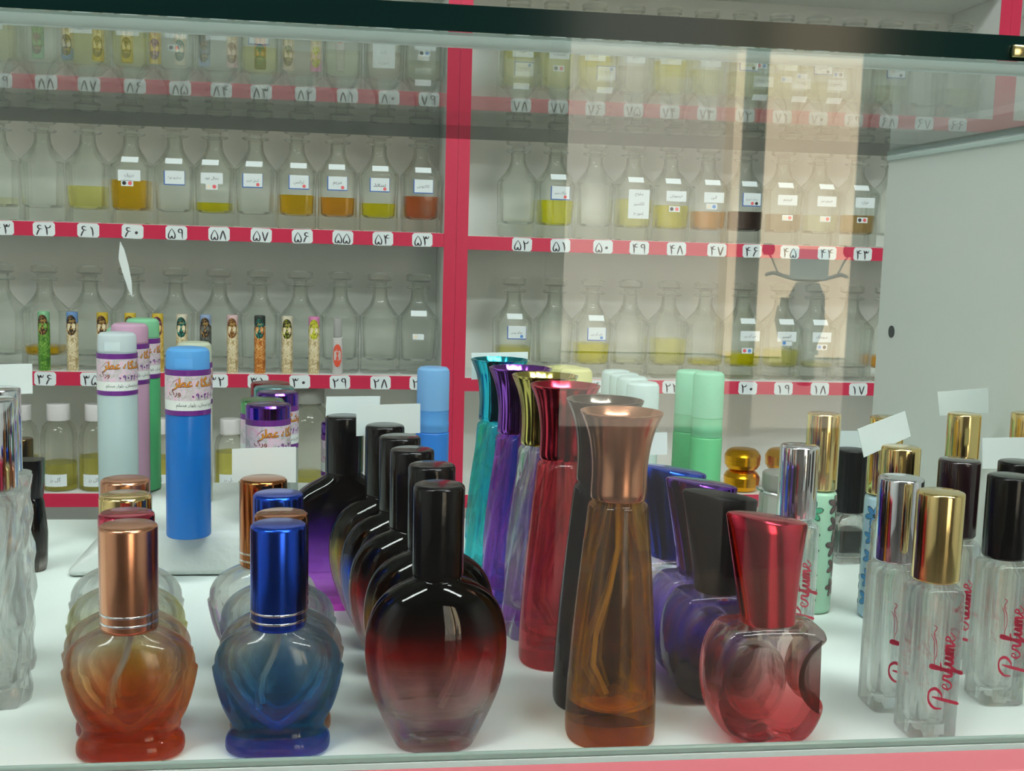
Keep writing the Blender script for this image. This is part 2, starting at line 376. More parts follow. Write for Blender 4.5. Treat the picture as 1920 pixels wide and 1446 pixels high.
def cabinet(label, x0, x1, xi0, xi1, zs, zled, tags):
    t = thing('shelf_cabinet', label, 'cabinet')
    top = 1.1
    for a, c in ((x0, xi0), (xi1, x1)):
        b = bmesh.new(); box(b, a + .0003, c, YS, YS + DEP, ZF, top); s = obj('side_panel', b, WHITE, t, 0)
        b = bmesh.new(); box(b, a + .0003, c, YS - .0008, YS, ZF, top); obj('edge_band', b, RED, s, 0)
    b = bmesh.new(); box(b, xi0, xi1, YS + DEP - .006, YS + DEP, ZF, top); obj('back_panel', b, LINER, t, 0)
    for i, z in enumerate(zs + [zled, -.52]):
        b = bmesh.new(); box(b, xi0, xi1, YS, YS + DEP - .006, z - TH, z); s = obj('shelf', b, WHITE, t, 0)
        b = bmesh.new(); box(b, xi0, xi1, YS - .0008, YS, z - TH, z - .0004); obj('edge_band', b, RED, s, 0)
        for n, px in tags.get(i, ()):
            number_tag(s, n, ony(px, 400, YS).x if False else ony(px, 730 - z * 1390, YS).x, z)
    b = bmesh.new(); box(b, xi0, xi1, YS, YS + DEP - .006, top - .02, top); obj('top_board', b, WHITE, t, 0)
    return t
TAGL = {1: list(zip(range(91, 78, -1), (-170, -82, 2, 87, 167, 253, 338, 415, 490, 573, 652, 730, 805))),
        2: list(zip(range(64, 52, -1), (-78, 6, 83, 166, 249, 331, 411, 490, 567, 643, 718, 792))),
        3: list(zip(range(38, 26, -1), (-78, 5, 86, 172, 250, 330, 408, 484, 562, 637, 713, 786)))}
TAGR = {1: list(zip(range(78, 65, -1), (978, 1048, 1118, 1190, 1258, 1328, 1400, 1470, 1538, 1605, 1671, 1738, 1801))),
        2: list(zip(range(52, 41, -1), (979, 1051, 1131, 1199, 1269, 1345, 1411, 1482, 1552, 1619, 1690))),
        3: list(zip(range(26, 15, -1), (975, 1045, 1111, 1185, 1258, 1330, 1400, 1467, 1535, 1607, 1672)))}
cabinet('white shelf cabinet with raspberry edges on the side of the foam block', XM - WID, XM, XM - WID + .019, XA, ZL['left'], ZLEDGE['left'], TAGL)
cabinet('white shelf cabinet with raspberry edges behind the flared caps and clear vials', XM, XR1, XB, XR0, ZL['right'], ZLEDGE['right'], TAGR)
cabinet('white shelf cabinet past the grey side panel, only its raspberry edge seen', XR1, XR1 + .5, XR2, XR1 + .48, ZL['right'], ZLEDGE['right'], {})

# ================================================================ DISPLAY COUNTER
ZT, TT = .2595, .0088; Y0 = .4005; Y1 = .780; XP = .369; XL = -1.25
GREEN = prin('dark_green_glass_edge', (.003, .016, .014), .12, spec=.25)
EDGEG = prin('pale_green_glass_edge', srgb(120, 165, 150), .1, coat=.5)
ct = thing('display_counter', 'glass topped display counter with white floor and pink front band', 'display case')
PANE = pane('front_pane_glass', (.985, .995, .99), .034)
b = bmesh.new(); fs = box(b, XL, XP + .018, Y0 - .005, Y0, -.004, ZT - .0002)
for i in (0, 1, 4, 5): fs[i].material_index = 1
obj('front_glass', b, [PANE, EDGEG], ct, 0)['label'] = 'clear front glass with greenish bottom edge'
b = bmesh.new(); fs = box(b, XL, XP + .02, Y0 - .0055, Y1, ZT, ZT + TT)
for i in (2, 3, 4, 5): fs[i].material_index = 1
tg = obj('glass_top', b, [pane('counter_top_glass', (.96, .985, .975), .04, .85), GREEN], ct, 0)
tg['label'] = 'clear glass top with dark green polished edge'
b = bmesh.new(); box(b, XL, XP, Y0 + .0006, Y0 + .004, ZT - .0038, ZT - .0002)
obj('silicone_seal', b, plastic('clear_silicone', srgb(225, 235, 232), .5), ct, 0)
b = bmesh.new(); box(b, XL, XP + .018, Y0, Y1, -.018, 0); obj('floor_panel', b, prin('white_counter_laminate', srgb(224, 234, 229), .3, noise=.01), ct, 0)
SIDE = prin('pale_grey_melamine', srgb(226, 232, 226), .22, noise=.01)
b = bmesh.new(); box(b, XP, XP + .018, Y0, Y1, 0, ZT - .0003); sp = obj('side_panel', b, SIDE, ct, 0)
b = bmesh.new(); box(b, XL - .018, XL, Y0, Y1, 0, ZT - .0003); obj('side_panel', b, SIDE, ct, 0)
b = bmesh.new(); box(b, XP - .0016, XP - .0001, Y0 + .005, Y1, ZT - .0032, ZT - .0004); obj('silicone_seal', b, plastic('clear_silicone', (1, 1, 1)), ct, 0)
q = onz(1672, 622, .1); h = Vector((XP, 0, 0)); d = ray(1672, 622); hp = EYE + d * (XP / d.x)
b = bmesh.new(); r = bmesh.ops.create_cone(b, cap_ends=True, segments=20, radius1=.0042, radius2=.0042, depth=.0006)
o = obj('screw_cap', b, prin('dark_screw_cap', srgb(70, 78, 80), .4), sp, 30); o.rotation_euler = (0, PI / 2, 0); o.location = (XP - .0003, hp.y, hp.z)
b = bmesh.new(); box(b, XL, XP + .018, Y0 - .024, Y0 - .0053, -.07, .0008, bev=.0010); obj('front_band', b, PINK, ct, 0)
b = bmesh.new(); box(b, XL, XP, Y0 + .0003, Y0 + .0024, .0002, .0030, bev=.0007); obj('silicone_seal', b, prin('greenish_seal', srgb(150, 178, 168), .25, coat=.4), ct, 0)
b = bmesh.new(); box(b, XL, XP + .018, Y0 - .0052, Y1 - .02, ZF, -.0185); obj('base_box', b, WHITE, ct, 0)
q = ony(1914, 96, Y0 - .007)
b = bmesh.new(); box(b, -.0035, .0035, -.0012, .0012, -.0022, .0022, bev=.0008); o = obj('corner_clip', b, metal('brass_clip', srgb(214, 206, 150), .2), ct); o.location = (q.x, Y0 - .0068, q.z)
# ================================================================ DECANTERS ON THE SHELVES
CLEAR = glass('decanter_glass', (.97, .985, .965), 1.33, thru=.47)
STOP = glass('stopper_glass', (.965, .975, .955), 1.33, thru=.47)
DEC_OUT = [(0, .0285, .0285, 6), (.0018, .0308, .0308, 7), (.05, .0304, .0304, 8), (.084, .0318, .0318, 8), (.0895, .0312, .0312, 7), (.0925, .0290, .0290, 6), (.098, .0246, .0246, 5), (.105, .0192, .0192, 4),
           (.112, .0150, .0150, 3), (.119, .0126, .0126, 2.3), (.126, .0118, .0118, 2), (.1335, .0118, .0118, 2), (.1342, .0180, .0180, 2), (.1357, .0212, .0212, 2), (.1377, .0212, .0212, 2), (.139, .0185, .0185, 2)]
DEC_IN = [(.020, .017, .017, 4), (.0212, .0225, .0225, 5), (.0245, .0255, .0255, 6), (.05, .0266, .0266, 7), (.084, .0280, .0280, 7), (.0885, .0272, .0272, 6), (.0965, .0215, .0215, 5), (.104, .0165, .0165, 4), (.112, .0120, .0120, 3), (.119, .0096, .0096, 2.2), (.1386, .0092, .0092, 2)]
def at_z(secs, z, i=1):
    for a, c in zip(secs, secs[1:]):
        if a[0] <= z <= c[0]: return a[i] + (c[i] - a[i]) * (z - a[0]) / (c[0] - a[0] + 1e-9)
    return secs[-1][i]
def _dec_body():
    b = bmesh.new(); loft(b, DEC_OUT, 40); loft(b, DEC_IN, 40, flip=True); return b
def _dec_stop():
    b = bmesh.new(); loft(b, [(.1394, .0098, .0098, 2), (.1425, .0105, .0105, 2), (.1448, .0118, .0118, 2), (.1462, .0180, .0180, 2), (.1480, .0202, .0202, 2), (.1550, .0202, .0202, 2), (.1575, .0185, .0185, 2), (.1592, .0140, .0140, 2), (.1600, .006, .006, 2)], 28); return b
_b = obj('glass_body', _dec_body(), CLEAR); BODY_ME = _b.data; bpy.data.objects.remove(_b)
_b = obj('stopper', _dec_stop(), STOP); STOP_ME = _b.data; bpy.data.objects.remove(_b)
def link_mesh(name, me, parent):
    o = bpy.data.objects.new(name, me); COL.objects.link(o); o.parent = parent; return o
LIQ = dict(amber=(.92, .62, .05), orange=(.90, .48, .06), yellow=(.93, .84, .04), lime=(.88, .84, .03), red=(.80, .28, .12), brown=(.16, .10, .09), pale=(.96, .93, .62), faint=(.97, .96, .80), straw=(.95, .90, .42), tan=(.72, .60, .48), rust=(.70, .50, .26), pink=(.96, .85, .76), olive=(.88, .82, .40))
PHR = dict(amber='golden amber', orange='orange', yellow='bright yellow', lime='lemon yellow', red='reddish brown', brown='blackish brown', pale='pale yellow', faint='very pale', straw='straw yellow', tan='dull tan', rust='rusty brown', pink='pinkish', olive='olive yellow')
LIQ_ME = {}
def liquid_me(kind, lev):
    k = (kind, lev)
    if k not in LIQ_ME:
        s = [(z + .0004, a - .0004, b_ - .0004, n) for z, a, b_, n in DEC_IN if z < lev - .001]
        a = at_z(DEC_IN, lev) - .0004; s.append((lev, a, a, at_z(DEC_IN, lev, 3)))
        b = bmesh.new(); loft(b, s, 40)
        o = obj('liquid', b, glass('oil_' + kind, LIQ[kind], 1.36, thru=.45)); LIQ_ME[k] = o.data; bpy.data.objects.remove(o)
    return LIQ_ME[k]
WORDS = ['دریک', 'ساربو نوع', 'رویال عود', 'آنجل قرمز', 'ترانس', 'مریم', 'سعد', 'کاکتوس', 'تراک سبز', 'لالیک', 'طلا', 'ستاره سرخ', 'هوگو بوس', 'سی اچ', 'گل رز', 'عود', 'مشک', 'آبسر', 'جیوه', 'خاتون']
def card(b, x, z, w, h, kind, txt, y, dots=''):
    """paper label on the plane y: kind W plain, B blue border"""
    box(b, x - w / 2, x + w / 2, y - .0002, y, z - h / 2, z + h / 2, 2 if kind == 'B' else 0)
    if kind == 'B':
        m = .0016; box(b, x - w / 2 + m, x + w / 2 - m * .4, y - .0004, y - .0002, z - h / 2 + m, z + h / 2, 0)
    lines = txt if isinstance(txt, (list, tuple)) else [txt]
    for i, s in enumerate(lines):
        if s: write(b, s, x, z + h / 2 - h * (i + .5) / len(lines) + (.0012 if dots and len(lines) == 1 else 0), w * .62, min(.0062, h / len(lines) * .62), y - .0006, 1, res=1)
LM = [PAPER, GREYINK, BLUELINE] + [DOTS[k] for k in 'krbw']
def decanter(n, px, zs, row_word, liq=None, lev=0, lab=None, txt='', dots='', dotz=.05, neck=True, flags=''):
    z = zs; yc = YS + .020 + .031
    x = ony(px, 722 - z * 1395, yc).x
    look = f'half full of {PHR[liq]} oil' if liq and lev > .048 else f'low in {PHR[liq]} oil' if liq else 'standing empty'
    mark = {'B': ', blue bordered label', 'W': ', white label', 'T': ', tall white label', None: ''}[lab]
    t = thing('decanter', f'glass decanter {look}{mark}, {row_word} shelf, tag {words(n)}', 'bottle', (x, yc, z + .0003), random.uniform(-.04, .04), 'glass decanters on the back shelves')
    link_mesh('glass_body', BODY_ME, t); s = link_mesh('stopper', STOP_ME, t); s.rotation_euler = (0, 0, random.uniform(0, 3))
    if liq: link_mesh('liquid', liquid_me(liq, lev), t)
    yf = -.0322
    if lab:
        b = bmesh.new(); w, h, lz = {'B': (.031, .0215, .071), 'W': (.033, .0165, .0725), 'T': (.034, .046, .058)}[lab]
        xo = random.uniform(-.002, .004)
        card(b, xo, lz, w, h, lab, txt, yf)
        if lab == 'B' and dots:
            for i, d in enumerate(dots): disc(b, (xo + .008 - .007 * i, yf - .0005, lz - h / 2 + .005), .0026, 3 + 'krbw'.index(d))
        obj('label', b, LM, t, 0)
    if dots and lab != 'B':
        b = bmesh.new(); box(b, -.009, .009, yf - .0002, yf, dotz - .0045, dotz + .0045, 0)
        for i, d in enumerate(dots): disc(b, (-.0045 + .0085 * i, yf - .0002, dotz), .003, 3 + 'krbw'.index(d))
        obj('dot_sticker', b, LM, t, 0)
    if neck:
        b = bmesh.new(); xo = random.uniform(-.003, .003); z0, z1 = .0925, .1010; w = .0125
        y0, y1 = -at_z(DEC_OUT, z0) * 1.0 - .0004, -at_z(DEC_OUT, z1) - .0004
        A = [b.verts.new(p) for p in ((xo - w, y0, z0), (xo + w, y0, z0), (xo + w, y1, z1), (xo - w, y1, z1))]
        B_ = [b.verts.new((v.co.x, v.co.y + .0003, v.co.z)) for v in A]
        b.faces.new(A); b.faces.new(B_[::-1])
        for i in range(4): b.faces.new((A[i], B_[i], B_[(i + 1) % 4], A[(i + 1) % 4]))
        obj('neck_sticker', b, PAPER, t, 0)
    return t
T = WORDS
zL, zR = ZL['left'], ZL['right']
ROW2L = [(64, -80, 'pale', .04), (63, 0, 'faint', .034), (62, 83,), (61, 167, 'straw', .055), (60, 248, 'amber', .066, 'W', T[0], 'kr', .061), (59, 329, None, 0, 'B', T[1], '', .043), (58, 403, 'yellow', .036, 'W', T[2], 'wr', .060),
         (57, 479, None, 0, 'B', T[3], 'r'), (56, 556, 'amber', .052, 'B', T[4], 'r'), (55, 632, 'orange', .050, 'B', T[5], 'r'), (54, 709, 'yellow', .043, 'B', T[6], 'r'), (53, 787, 'red', .056, 'B', T[7], '')]
ROW2R = [(52, 968,), (51, 1038, 'lime', .060, 'B', T[8], 'r'), (50, 1112,), (49, 1183, 'straw', .066, 'T', ['سلواح', 'الکسیر', '(موزه)'], ''), (48, 1253, 'yellow', .058, 'W', 'فرسوبان', 'kr', .052), (47, 1322, 'orange', .050, 'W', 'آلین', 'wb', .058),
         (46, 1391, 'brown', .052, 'B', 'ستاره سرخ', 'kr'), (45, 1462, 'tan', .050, 'W', 'ابریشم', 'wr', .044), (44, 1530, 'faint', .050, 'W', 'هیپنوز من', 'wr', .044), (43, 1600, 'rust', .052, 'W', 'هزاره', 'kr', .044), (42, 1666, None, 0, 'B', 'سبز', '')]
ROW3L = [(38, -78,), (37, 8,), (36, 88, 'amber', .034), (35, 172,), (34, 250,), (33, 331,), (32, 411,), (31, 487,), (30, 562,), (29, 636,), (28, 710,), (27, 781, None, 0, None, '', 'w', .060)]
ROW3R = [(26, 958, 'olive', .047, 'B', 'هوگو بوس', 'b'), (25, 1034,), (24, 1104, 'yellow', .054, 'B', 'وی آی پی', 'b'), (23, 1174, 'faint', .030), (22, 1246, 'straw', .064), (21, 1314, 'yellow', .030), (20, 1384, 'yellow', .042, 'W', 'می آی پی', 'rb', .048),
         (19, 1455, 'straw', .049, 'W', 'آکوسیر', 'b', .062), (18, 1520, 'pale', .028, 'W', 'جیوملک', 'bk', .056), (17, 1586,), (16, 1650, 'orange', .040, 'W', 'مریم', 'k', .060)]
ROW1L = [(91, -165,), (90, -80, 'pale', .05), (89, 0, 'pale', .072, 'W', T[9], 'wr', .05), (88, 82,), (87, 165, 'straw', .075, 'W', T[10], '', .05), (86, 250, 'straw', .07, 'W', T[11], ''), (85, 333, None, 0, 'W', T[12], 'kr', .05), (84, 412, None, 0, 'W', T[13]), (83, 488, 'straw', .058, 'B', 'طلاع منطقه', ''),
         (82, 565, 'pink', .055), (81, 642, 'faint', .06), (80, 720, 'pink', .06, 'T', ['توت', 'کلبه', '(موزه)'], ''), (79, 792, 'faint', .05, 'W', T[14], 'kb', .06)]
ROW1R = [(78, 970, 'olive', .075, 'W', T[15]), (77, 1040, 'straw', .075, 'W', T[16], 'kr', .05), (76, 1111, 'yellow', .072, 'W', T[17]), (75, 1182, 'pink', .06, 'W', T[18]), (74, 1251, 'yellow', .07, 'W', T[19]), (73, 1321, 'straw', .06, 'W', 'آیدا'), (72, 1392, 'pale', .06, 'B', 'زرین', 'k'),
         (71, 1461, 'pale', .06, 'W', 'پرنیان', 'b', .05), (70, 1530, 'pale', .05, 'B', 'سمن', 'k'), (69, 1597,), (68, 1664, 'faint', .05, 'B', 'نسیم', 'k'), (67, 1730,), (66, 1795, 'faint', .05)]
for rows, z, wd in ((ROW1L, zL[1], 'upper'), (ROW1R, zR[1], 'upper'), (ROW2L, zL[2], 'middle'), (ROW2R, zR[2], 'middle'), (ROW3L, zL[3], 'lower'), (ROW3R, zR[3], 'lower')):
    for r in rows:
        n, px = r[0], r[1]; liq = r[2] if len(r) > 2 else None; lev = r[3] if len(r) > 3 else 0
        lab = r[4] if len(r) > 4 else None; txt = r[5] if len(r) > 5 else ''; dots = r[6] if len(r) > 6 else ''; dz = r[7] if len(r) > 7 else .05
        decanter(n, px, z, wd, liq, lev, lab, txt, dots, dz, neck=bool(lab) or n in (27,))

# ---------------------------------------------------------------- attar tubes in front of the lower row
def attar(px, badge, gold, low, cap, where, h=.090):
    y = YS + .0105; z = zL[3]; x = ony(px, 745, y).x
    t = thing('attar_tube', where, 'vial', (x, y, z), 0, 'attar tubes on the lower shelf'); r = .0087
    b = bmesh.new(); loft(b, rounded(0, h - .017, r, r=.0012), 24); obj('tube_body', b, marble('low_' + low[0], low[1], low[2], low[3]), t)
    b = bmesh.new(); loft(b, rounded(h - .0168, h, r * .97, r=.0015), 24); obj('cap', b, plastic('tubecap' + cap[0], cap[1], .2), t)
    b = bmesh.new(); A = []
    for k in range(24):
        a = 2 * PI * k / 24; u, v = .0076 * math.cos(a), .0155 * (math.copysign(abs(math.sin(a)) ** .8, math.sin(a)))
        th = u / r; A.append(b.verts.new((r * 1.04 * math.sin(th), -r * 1.04 * math.cos(th), h - .020 + v)))
    c = b.verts.new((0, -r * 1.04, h - .020))
    for k in range(24): b.faces.new((A[k], A[(k + 1) % 24], c))
    write(b, 'عطر', 0, h - .013, .008, .007, 0, 1, res=1, bend=r * 1.06)
    obj('badge', b, [marble('badge_' + badge[0], badge[1], gold, badge[2]), prin('badge_gold', srgb(222, 190, 110), .4)], t)
    return t
cream = ('cream', srgb(226, 212, 168), srgb(238, 228, 200), srgb(176, 156, 110))
G = srgb(205, 160, 90)
br = ('brown', srgb(70, 42, 24), srgb(30, 18, 12)); dk = ('black', srgb(38, 32, 30), srgb(16, 14, 14)); tl = ('teal', srgb(14, 62, 56), srgb(8, 34, 32))
attar(85, br, G, ('green', srgb(90, 150, 50), srgb(150, 190, 90), srgb(60, 110, 40)), ('mint', srgb(150, 215, 165)), 'attar tube with green sleeve and brown badge, before decanter thirty six')
attar(138, dk, G, cream, ('blue', srgb(120, 165, 220)), 'attar tube with sky blue top and black badge over cream sleeve')
attar(194, br, G, cream, ('yellow', srgb(228, 200, 70)), 'attar tube with yellow top beside the white labelled pen')
attar(246, br, srgb(220, 190, 60), cream, ('yellow', srgb(228, 200, 70)), 'attar tube with yellow top hidden behind the white labelled pen')
attar(297, ('plum', srgb(90, 30, 60), srgb(50, 20, 36)), srgb(226, 140, 180), ('gold', srgb(225, 195, 90), srgb(240, 220, 150), srgb(190, 150, 60)), ('yellow', srgb(228, 200, 70)), 'attar tube with plum badge over gold sleeve beside green pen')
attar(342, tl, srgb(70, 180, 160), cream, ('ivory', srgb(236, 230, 205)), 'attar tube with teal badge over a cream sleeve')
attar(386, dk, G, ('slate', srgb(82, 88, 84), srgb(120, 124, 116), srgb(50, 54, 52)), ('pale_blue', srgb(160, 185, 220)), 'attar tube with slate sleeve behind the blue labelled pen')
attar(436, ('tan', srgb(120, 76, 36), srgb(70, 44, 24)), G, cream, ('pink', srgb(236, 205, 205)), 'attar tube with tan badge and faint pink top')
attar(487, tl, srgb(60, 80, 70), ('orange', srgb(205, 130, 50), srgb(236, 200, 140), srgb(170, 96, 36)), ('dark', srgb(50, 60, 56)), 'attar tube with dark green badge over orange sleeve')
attar(538, ('lime', srgb(40, 42, 14), srgb(18, 20, 10)), srgb(205, 215, 60), cream, ('ivory', srgb(236, 230, 205)), 'attar tube with black and lime badge over cream sleeve')
attar(588, ('yellow', srgb(200, 205, 50), srgb(60, 60, 20)), srgb(220, 220, 70), cream, ('rose', srgb(236, 150, 200)), 'attar tube with rose pink top and lime badge')
t = thing('attar_tube', 'slim white roll-on vial with an orange oval label', 'vial', (ony(632, 745, YS + .0105).x, YS + .0105, zL[3]), 0, 'attar tubes on the lower shelf')
b = bmesh.new(); loft(b, rounded(0, .058, .0082, r=.001), 24); obj('tube_body', b, plastic('white_vial', srgb(235, 235, 232), .4), t)
b = bmesh.new(); loft(b, rounded(.0582, .088, .0068, r=.0015), 24); obj('cap', b, plastic('clear_cap', srgb(220, 222, 218), .6), t)
b = bmesh.new(); A = []
for k in range(24):
    a = 2 * PI * k / 24; u, v = .0075 * math.cos(a), .018 * math.sin(a); A.append(b.verts.new((.0086 * math.sin(u / .0086), -.0086 * math.cos(u / .0086), .030 + v)))
c = b.verts.new((0, -.0086, .030))
for k in range(24): b.faces.new((A[k], A[(k + 1) % 24], c))
write(b, 'عطر', 0, .037, .010, .008, 0, 1, res=1, bend=.0089); write(b, 'گل رز', 0, .025, .011, .008, 0, 1, res=1, bend=.0089)
obj('label', b, [prin('orange_label', srgb(226, 88, 62), .4), PAPER], t)

# ---------------------------------------------------------------- small plastic bottles on the bottom ledge
PET = glass('clear_plastic', (.95, .95, .92), 1.35, .05, thru=.4)
def pet_bottle(px, r, h, caph, label, lev, side='left', lab=True, capmat=None):
    y = YS + .035; z = ZLEDGE[side] + .0003; x = ony(px, 900, y).x
    t = thing('plastic_bottle', label, 'bottle', (x, y, z), 0, 'small plastic bottles on the bottom shelf')
    s = [(0, r * .9, r * .9, 2), (.002, r, r, 2), (h * .62, r, r, 2), (h * .74, r * .86, r * .86, 2), (h * .82, r * .52, r * .52, 2), (h - caph * .9, r * .48, r * .48, 2)]
    b = bmesh.new(); loft(b, s, 32); loft(b, [(z_ + (.0012 if i == 0 else 0), max(a - .0012, .002), max(a - .0012, .002), 2) for i, (z_, a, c_, n_) in enumerate(s[:-1])] + [(h - caph * .92, r * .40, r * .40, 2)], 32, flip=True); obj('bottle_body', b, PET, t)
    b = bmesh.new(); loft(b, rounded(h - caph, h, r * .63, r=.001), 32, flute=.012, nfl=16); obj('screw_cap', b, capmat or plastic('white_screw_cap', srgb(240, 240, 238), .15), t)
    if lev:
        b = bmesh.new(); loft(b, [(.0018, r - .0022, r - .0022, 2), (lev, r - .0016, r - .0016, 2)], 32); obj('liquid', b, glass('oil_pet', (.90, .84, .30), 1.36, thru=.45), t)
    if lab:
        b = bmesh.new(); rr = r * 1.012
        for k in range(8):
            t0, t1 = [(-.62 + 1.24 * j / 8) for j in (k, k + 1)]
            vs = [b.verts.new((rr * math.sin(a), -rr * math.cos(a), zz)) for a, zz in ((t0, .008), (t1, .008), (t1, .027), (t0, .027))]
            b.faces.new(vs)
        write(b, 'گل رز', 0, .0185, .016, .009, 0, 1, res=1, bend=rr * 1.008); obj('label', b, [PAPER, GREYINK], t)
    return t
pet_bottle(40, .0275, .132, .024, 'clear plastic bottle with white cap beside the crystal bottles', .05)
pet_bottle(112, .0275, .134, .026, 'clear plastic bottle of yellow oil, white cap, below tag thirty six', .042)
pet_bottle(183, .0275, .134, .026, 'clear plastic bottle with white cap behind white pen', .052)
pet_bottle(300, .0275, .112, .024, 'clear plastic bottle hidden behind green pen and blue pen', .05)
pet_bottle(432, .0250, .112, .026, 'clear plastic bottle with white cap between blue pen and purple jars', .060)
pet_bottle(578, .0390, .165, .026, 'wide frosted plastic bottle with pale cap right of the purple jars', .024, lab=False, capmat=plastic('pale_cap', srgb(200, 202, 194), .5))

# gold tins
GOLDT = prin('gold_tin_metal', srgb(226, 168, 30), .22, 1)
def tin(px, z, label):
    y = YS + .034; x = ony(px, 900, y).x; r = .0295
    t = thing('cream_tin', label, 'tin', (x, y, z + .0003), 0, 'gold tins on the bottom shelf')
    b = bmesh.new(); loft(b, [(0, r * .72, r * .72, 2), (.002, r * .86, r * .86, 2), (.009, r, r, 2), (.0165, r, r, 2)], 40); obj('base', b, GOLDT, t)
    b = bmesh.new(); loft(b, [(.0168, r * 1.02, r * 1.02, 2), (.024, r * 1.02, r * 1.02, 2), (.0255, r * .99, r * .99, 2), (.031, r * .88, r * .88, 2), (.0345, r * .72, r * .72, 2), (.0355, r * .5, r * .5, 2)], 40); obj('lid', b, GOLDT, t)
    return t
zr = ZLEDGE['right']
tin(1390, zr, 'gold round cream tin at the bottom of its stack')
tin(1390, zr + .0358, 'gold round cream tin on top of another gold tin')
tin(1466, zr, 'gold round tin behind the wire bail jar, bottom one')
tin(1466, zr + .0358, 'gold round tin behind the wire bail jar, upper one')
# ================================================================ ON THE DISPLAY FLOOR
BLACKP = prin('glossy_black_plastic', (.003, .003, .0035), .14, spec=.35)
COPPER = metal('copper_cap', srgb(224, 160, 126), .22); BLUEM = metal('blue_cap', srgb(40, 86, 220), .2); GOLDM = metal('gold_cap', srgb(240, 212, 146)); ROSEM = metal('rose_cap', srgb(205, 66, 92))
SILV = metal('silver_cap', srgb(228, 230, 236), .08); REDM = metal('red_cap', srgb(216, 60, 82), .17); PURPM = metal('purple_cap', srgb(112, 62, 178)); TEALM = metal('teal_cap', srgb(40, 170, 190)); YGOLD = metal('yellow_gold_cap', srgb(206, 190, 104)); GUNM = metal('smoke_cap', srgb(112, 104, 96), .15); VIOM = metal('violet_cap', srgb(150, 84, 196))
BRONZE = metal('bronze_cap', srgb(176, 108, 62))
CLR = glass('clear_bottle_glass', (.97, .985, .98), 1.5, thru=.36)
INNER = glass('inner_bottle_glass', (.985, .99, .985), 1.5, thru=.36)
DIP = plastic('dip_tube_plastic', srgb(225, 228, 225), .6)
def bottle_body(t, out, inn, mat, name='glass_body', n_seg=48, twist=0, flute=0, nfl=10):
    b = bmesh.new(); loft(b, out, n_seg, 0, twist=twist, flute=flute, nfl=nfl)
    if inn: loft(b, inn, n_seg, 1, flip=True, twist=twist)
    return obj(name, b, [mat, INNER], t, 40)
def post(t, name, z0, z1, r, mat, rim=.0012, seg=40):
    b = bmesh.new(); loft(b, rounded(z0, z1, r, r=rim), seg); return obj(name, b, mat, t, 40)

# ---- foam block
ZFOAM = .026
FO = prin('white_foam', srgb(206, 212, 208), .85, noise=.03, nscale=120, bump=.35)
b = bmesh.new(); p0 = onz(133, 1070); p1 = onz(640, 1090); fx0, fx1 = p0.x, p1.x
secs = []
for i in range(9):
    s = i / 8; secs.append((fx0 + .004 + (fx1 - fx0 - .004) * s, s))
box(b, fx0, fx1, .642, .7795, .0003, ZFOAM, bev=.004)
for v in b.verts:
    if v.co.x < fx0 + .03: v.co.x += .030 * (v.co.z / ZFOAM) ** 1.5
foam = tag(obj('foam_block', b, FO, None, 50), 'long white foam block carrying the labelled pens and purple jars', 'foam block')

# ---- heart bottles
H_OUT = [(0, .0170, .0100, 2.4), (.0012, .0190, .0116, 2.4), (.0050, .0190, .0116, 2.4), (.0078, .0174, .0104, 2.3), (.0105, .0172, .0100, 2.2), (.0160, .0200, .0112, 2.1), (.0220, .0220, .0121, 2.1), (.0290, .0236, .0128, 2.1), (.0318, .0240, .0129, 2.1), (.0330, .0231, .0127, 2.1), (.0365, .0228, .0125, 2.1), (.0405, .0208, .0118, 2.1),
         (.0435, .0176, .0108, 2.1), (.0458, .0136, .0096, 2), (.0474, .0100, .0088, 2), (.0485, .0086, .0086, 2), (.0500, .0086, .0086, 2)]
H_IN = [(.0085, .0010, .0010, 2), (.0105, .0035, .0030, 2), (.0150, .0085, .0058, 2), (.0210, .0135, .0078, 2), (.0280, .0172, .0088, 2), (.0340, .0182, .0090, 2), (.0385, .0172, .0086, 2), (.0420, .0142, .0078, 2), (.0445, .0100, .0066, 2), (.0462, .0060, .0055, 2), (.0490, .0050, .0050, 2)]
H_OUT = smoothsecs(H_OUT[:8], 3)[:-1] + H_OUT[7:9] + smoothsecs(H_OUT[9:], 3)
H_IN = smoothsecs(H_IN, 3)
def heart(px, py, cap, label, lo, hi, band=SILV, h=.0858):
    p = onz(px, py, h)
    p.y = max(p.y, .4165)
    t = thing('heart_perfume_bottle', label, 'perfume bottle', (p.x, p.y, .0002), random.uniform(-.05, .05), 'heart perfume bottles')
    bottle_body(t, H_OUT, H_IN, glass('heart_' + hi[0], (1, 1, 1), 1.5, stops=[(0, lo), (.012, lo), (.030, hi[1]), (.042, (.97, .98, .97)), (.05, (.97, .98, .97))], thru=.36, sat=.85))
    b = bmesh.new(); tube(b, [(0, 0, .047), (.0004, 0, .043), (-.0015, 0, .036), (-.0052, 0, .028), (-.0062, 0, .022), (-.0058, 0, .0175)], .0011); obj('dip_tube', b, DIP, t)
    c = post(t, 'cap', .0470, h, .0102, cap, .0016)
    for z in (.0500, .0533): post(c, 'ring', z, z + .0010, .01035, band, .0003)
    return t
AMBL = (.88, .42, .14); BLUL = (.02, .48, .95)
heart(237, 961, ROSEM, 'heart bottle with rose red metal cap behind the front copper capped one', (.88, .42, .42), ('rose', (.95, .84, .84)))
heart(235, 927, GOLDM, 'heart bottle with bright gold cap between rose red and copper caps', (.92, .84, .20), ('gold', (.96, .94, .72)))
heart(235, 898, COPPER, 'heart bottle with dull copper cap, last of its row before the foam block', (.90, .88, .84), ('clear', (.95, .95, .93)))
